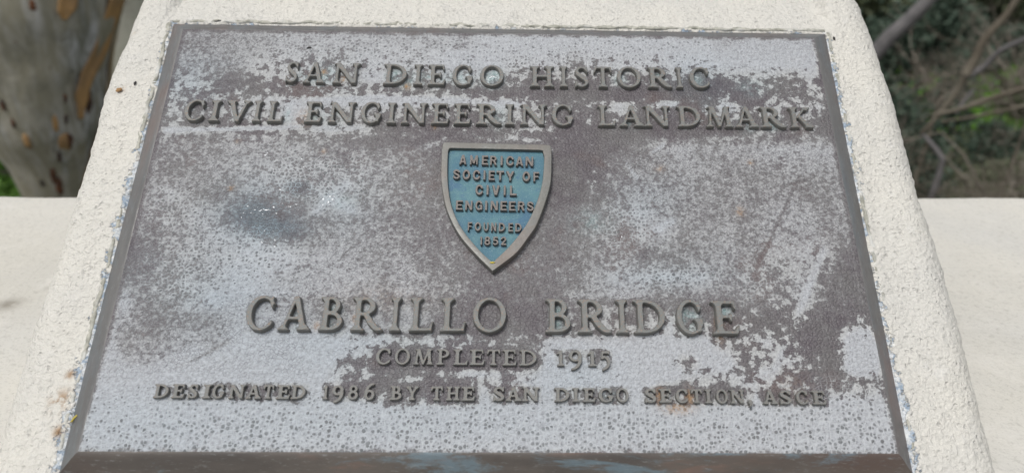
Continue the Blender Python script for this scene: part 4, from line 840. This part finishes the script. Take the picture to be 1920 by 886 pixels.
rnd = random.Random(11)
def bushy(name, x, y, zc, r, rz, mat, n, size, seed, label, trunk_r=.12, cat='tree'):
    z0 = terrain_h(x, y)-.15; h = zc-z0
    t = empty(name, (x, y, z0)); tag(t, label, cat)
    tb = Tubes(); rr = random.Random(seed)
    q = smooth_path([(0, 0, 0), (rr.uniform(-.2, .2)*r, rr.uniform(-.2, .2)*r, h*.5), (rr.uniform(-.2, .2)*r, 0, h+rz*.5)]); tb.tube(q, list(np.linspace(trunk_r, trunk_r*.35, len(q))), 8); tb.build('trunk', M['branch'], t)
    tb = Tubes()
    for k_ in range(7):
        a = rr.uniform(0, 6.28); zz = h-rz*rr.uniform(.1, .7); q = smooth_path([(0, 0, zz), (.45*r*math.cos(a), .45*r*math.sin(a), zz+.3*rz), (.85*r*math.cos(a), .85*r*math.sin(a), zz+.45*rz)], 4)
        tb.tube(q, list(np.linspace(trunk_r*.45, .015, len(q))), 5)
    tb.build('limb', M['branch'], t)
    leaves('crown', (0, 0, h), (r, r, rz), n, size, mat, t, seed, 34)
    return t
for a in (('leafy_tree', 6.8, 12.8, -3.0, 1.05, 1.5, 'leafd', 9000, .07, 1, 'dark blue green tree rising directly beside the right shoulder of the block'),
    ('leafy_tree', 5.15, 9.2, -3.3, .62, .95, 'leafd', 5000, .05, 2, 'slim dark tree low against the right edge of the block, nearest of the leafy trees'),
    ('leafy_tree', 22.0, 33.0, -6.9, 2.6, 1.5, 'leafd', 8000, .16, 4, 'very dark round tree just behind the top end of the grass patch'),
    ('leafy_tree', 21.5, 39.0, -6.8, 3.2, 2.0, 'leafd', 9000, .2, 5, 'dark tree between the grass patch and the wooded slope'),
    ('leafy_tree', 23.5, 40.5, -4.6, 3.4, 2.3, 'leafm', 9000, .2, 6, 'distant olive tree at the top right corner'),
    ('leafy_tree', 20.5, 44.0, -4.9, 3.8, 2.4, 'leafm', 9000, .2, 7, 'distant olive tree above the slim dark tree'),
    ('leafy_tree', 32, 50, -2.0, 6, 3.4, 'leafd', 9000, .28, 8, 'farthest dark tree high on the right slope'),
    ('leafy_tree', 23, 52, -2.0, 6, 3.4, 'leafd', 9000, .28, 13, 'broad dark tree on the hillside behind the olive trees'),
    ('leafy_tree', 14, 46, -4, 5, 3.0, 'leafm', 9000, .26, 14, 'olive hillside tree at the right shoulder of the block'),
    ('leafy_tree', -12, 26, -4, 3.6, 2.4, 'leafd', 8000, .2, 9, 'dark tree far behind the eucalyptus on the left'),
    ('leafy_tree', -19, 24, -4, 3.6, 2.4, 'leafm', 8000, .2, 10, 'olive tree left of the eucalyptus beyond the grass bank'),
    ('leafy_tree', -1, 30, -4, 5, 3, 'leafd', 8000, .22, 12, 'dark tree hidden behind the plaque block')):
    bushy(*a[:6], M[a[6]], *a[7:])
for a in (('leafy_shrub', 7.4, 11.3, -4.55, .8, .55, 'leafm', 4000, .055, 22, 'olive shrub crown behind the dry twigs near the wall top'),
    ('leafy_shrub', 8.9, 12.0, -4.6, .7, .5, 'leafm', 3500, .055, 23, 'olive green shrub at the right border above the wall top'),
    ('leafy_shrub', 17.2, 24.4, -6.2, 1.1, .95, 'leafm', 4500, .09, 27, 'olive shrub hiding the right end of the bright grass'),
    ('leafy_shrub', 13.6, 19.7, -6.4, .9, .8, 'leafd', 4000, .08, 28, 'dark shrub below the olive shrub at the right border'),
    ('leafy_shrub', 14.6, 23.5, -7.8, 1.3, .7, 'leafm', 5000, .10, 25, 'low olive shrub in front of the grass patch'),
    ('leafy_shrub', 19.0, 25.2, -8.0, 1.0, .6, 'leafd', 4000, .10, 26, 'dark low shrub in front of the right end of the grass patch'),
    ('leafy_shrub', 5.8, 9.6, -4.35, .35, .3, 'leafb', 1500, .045, 21, 'small bright green shrub low beside the block on the right'),
    ('leafy_shrub', -9.6, 12.6, -5.8, 1.6, 1.2, 'leafb', 4500, .10, 24, 'bright green shrub left of the eucalyptus foot')):
    bushy(*a[:6], M[a[6]], *a[7:], .05, 'shrub')

# bare tree whose limbs cross the view on the right
bt = empty('bare_tree', (3.1, 4.7, terrain_h(3.1, 4.7))); z0 = bt.location.z
tag(bt, 'leafless forked tree with crooked brown branches right of the block', 'tree')
def rel(p): return (p[0]-3.1, p[1]-4.7, p[2]-z0)
def limb(pts, r0, r1, mat, parent, n=9, name='branch'):
    tb = Tubes(); q = smooth_path([rel(p) for p in pts], 7); tb.tube(q, list(np.linspace(r0, r1, len(q))), n, .35); return tb.build(name, mat, parent)
limb([(3.1, 4.7, z0), (3.2, 4.72, -5), (3.06, 4.66, -2.4), (3.07, 4.64, -1.65), (3.03, 4.64, -1.509), (2.96, 4.67, -1.43), (2.90, 4.71, -1.373)], .035, .011, M['palebr'], bt, name='trunk')
limb([(2.90, 4.71, -1.373), (2.95, 4.68, -1.27), (2.99, 4.66, -1.17), (3.036, 4.638, -1.043), (3.05, 4.62, -.93)], .013, .030, M['branch'], bt)
limb([(3.05, 4.62, -.93), (3.09, 4.62, -.80), (3.12, 4.62, -.68), (3.22, 4.6, -.50), (3.3, 4.6, -.2)], .036, .02, M['branch'], bt)
limb([(3.05, 4.62, -.95), (3.14, 4.58, -.86), (3.2, 4.5, -.72), (3.4, 4.3, -.55), (3.7, 4.1, -.4)], .022, .012, M['palebr'], bt)
limb([(3.07, 4.64, -1.2), (3.10, 4.62, -1.10), (3.13, 4.6, -1.02)], .018, .010, M['palebr'], bt)
limb([(2.454, 3.819, -.985), (2.56, 3.75, -.93), (2.66, 3.69, -.86), (2.804, 3.604, -.768), (3.1, 3.5, -.6)], .010, .02, M['branch'], bt)
limb([(2.50, 3.80, -1.02), (2.62, 3.72, -.97), (2.75, 3.63, -.90), (3.0, 3.5, -.78)], .006, .012, M['branch'], bt)
lt = empty('pale_leaning_limb', (0, 0, 0))
def limb0(pts, r0, r1, mat, parent, n=12, name='branch'):
    tb = Tubes(); q = smooth_path(pts, 7); tb.tube(q, list(np.linspace(r0, r1, len(q))), n, .2); return tb.build(name, mat, parent)
lz = terrain_h(2.2, 6.4)
limb0([(2.2, 6.4, lz), (2.4, 6.2, -5), (2.6, 6.0, -2.4), (2.8, 5.9, -1.4), (2.998, 5.787, -.94), (3.105, 5.725, -.77), (3.22, 5.67, -.575), (3.5, 5.6, -.2), (4.0, 5.6, .6)], .085, .045, M['palebr'], lt, name='trunk')
limb0([(3.15, 5.70, -.70), (3.22, 5.66, -.52), (3.2, 5.66, -.2)], .03, .02, M['palebr'], lt)
lt.name = 'leaning_tree'; tag(lt, 'smooth pale grey limb leaning across the upper right beside the block', 'tree')

# dry twiggy brush
def dry_brush(x, y, zb, size, n, seed, label, lean=(0, 0), mat='twig'):
    t = empty('dry_bush', (x, y, zb)); tag(t, label, 'bush', 'dry twiggy bushes right of the block'); rr = random.Random(seed)
    def grow(tb, p, d, L_, r, lev):
        pts = [p]; dd = d.copy()
        for k_ in range(4):
            dd = (dd+Vector((rr.gauss(0, .22), rr.gauss(0, .22), rr.gauss(-.02, .16)))).normalized(); pts.append(pts[-1]+dd*L_/4)
        tb.tube(pts, [r, r*.85, r*.7, r*.55, r*.35], 4)
        if lev > 0:
            for _ in range(4):
                i = rr.randint(1, 4); a = (dd+Vector((rr.gauss(0, .75), rr.gauss(0, .75), rr.gauss(.0, .55)))).normalized(); grow(tb, pts[i], a, L_*rr.uniform(.45, .75), r*.5, lev-1)
    for k_ in range(n):
        tb = Tubes(); a = rr.uniform(0, 6.28)
        d = Vector((math.cos(a)*.7+lean[0], math.sin(a)*.7+lean[1], rr.uniform(.3, 1.1))).normalized()
        grow(tb, Vector((rr.uniform(-.12, .12)*size, rr.uniform(-.12, .12)*size, 0)), d, size*rr.uniform(.5, .8), size*.010, 3)
        tb.build('branch', M[mat] if k_ % 3 else M['branch'], t)
    tb = Tubes(); gz = terrain_h(x, y)-zb; q = smooth_path([(.1, .1, gz), (-.08, .05, gz*.5), (0, 0, .1)], 5); tb.tube(q, list(np.linspace(.03, .016, len(q))), 6); tb.build('stem', M['branch'], t)
dry_brush(3.5, 4.4, -2.2, 1.05, 14, 31, 'dense dry bush of thin brown twigs low above the wall top', (.1, 0))
dry_brush(4.1, 4.9, -2.25, 1.35, 14, 32, 'dry grey brown bush above the wall top near the right border', (-.1, 0))
dry_brush(3.05, 4.9, -2.15, .8, 9, 34, 'sparse dry bush just right of the block above the wall', (0, .1))
dry_brush(4.75, 6.3, -1.65, 1.2, 13, 33, 'thicket of dead twigs at the upper right corner', (-.1, 0), 'twig')
dry_brush(4.2, 6.9, -1.75, .9, 8, 35, 'thin dead twigs behind the forked bare tree', (0, 0), 'twig')
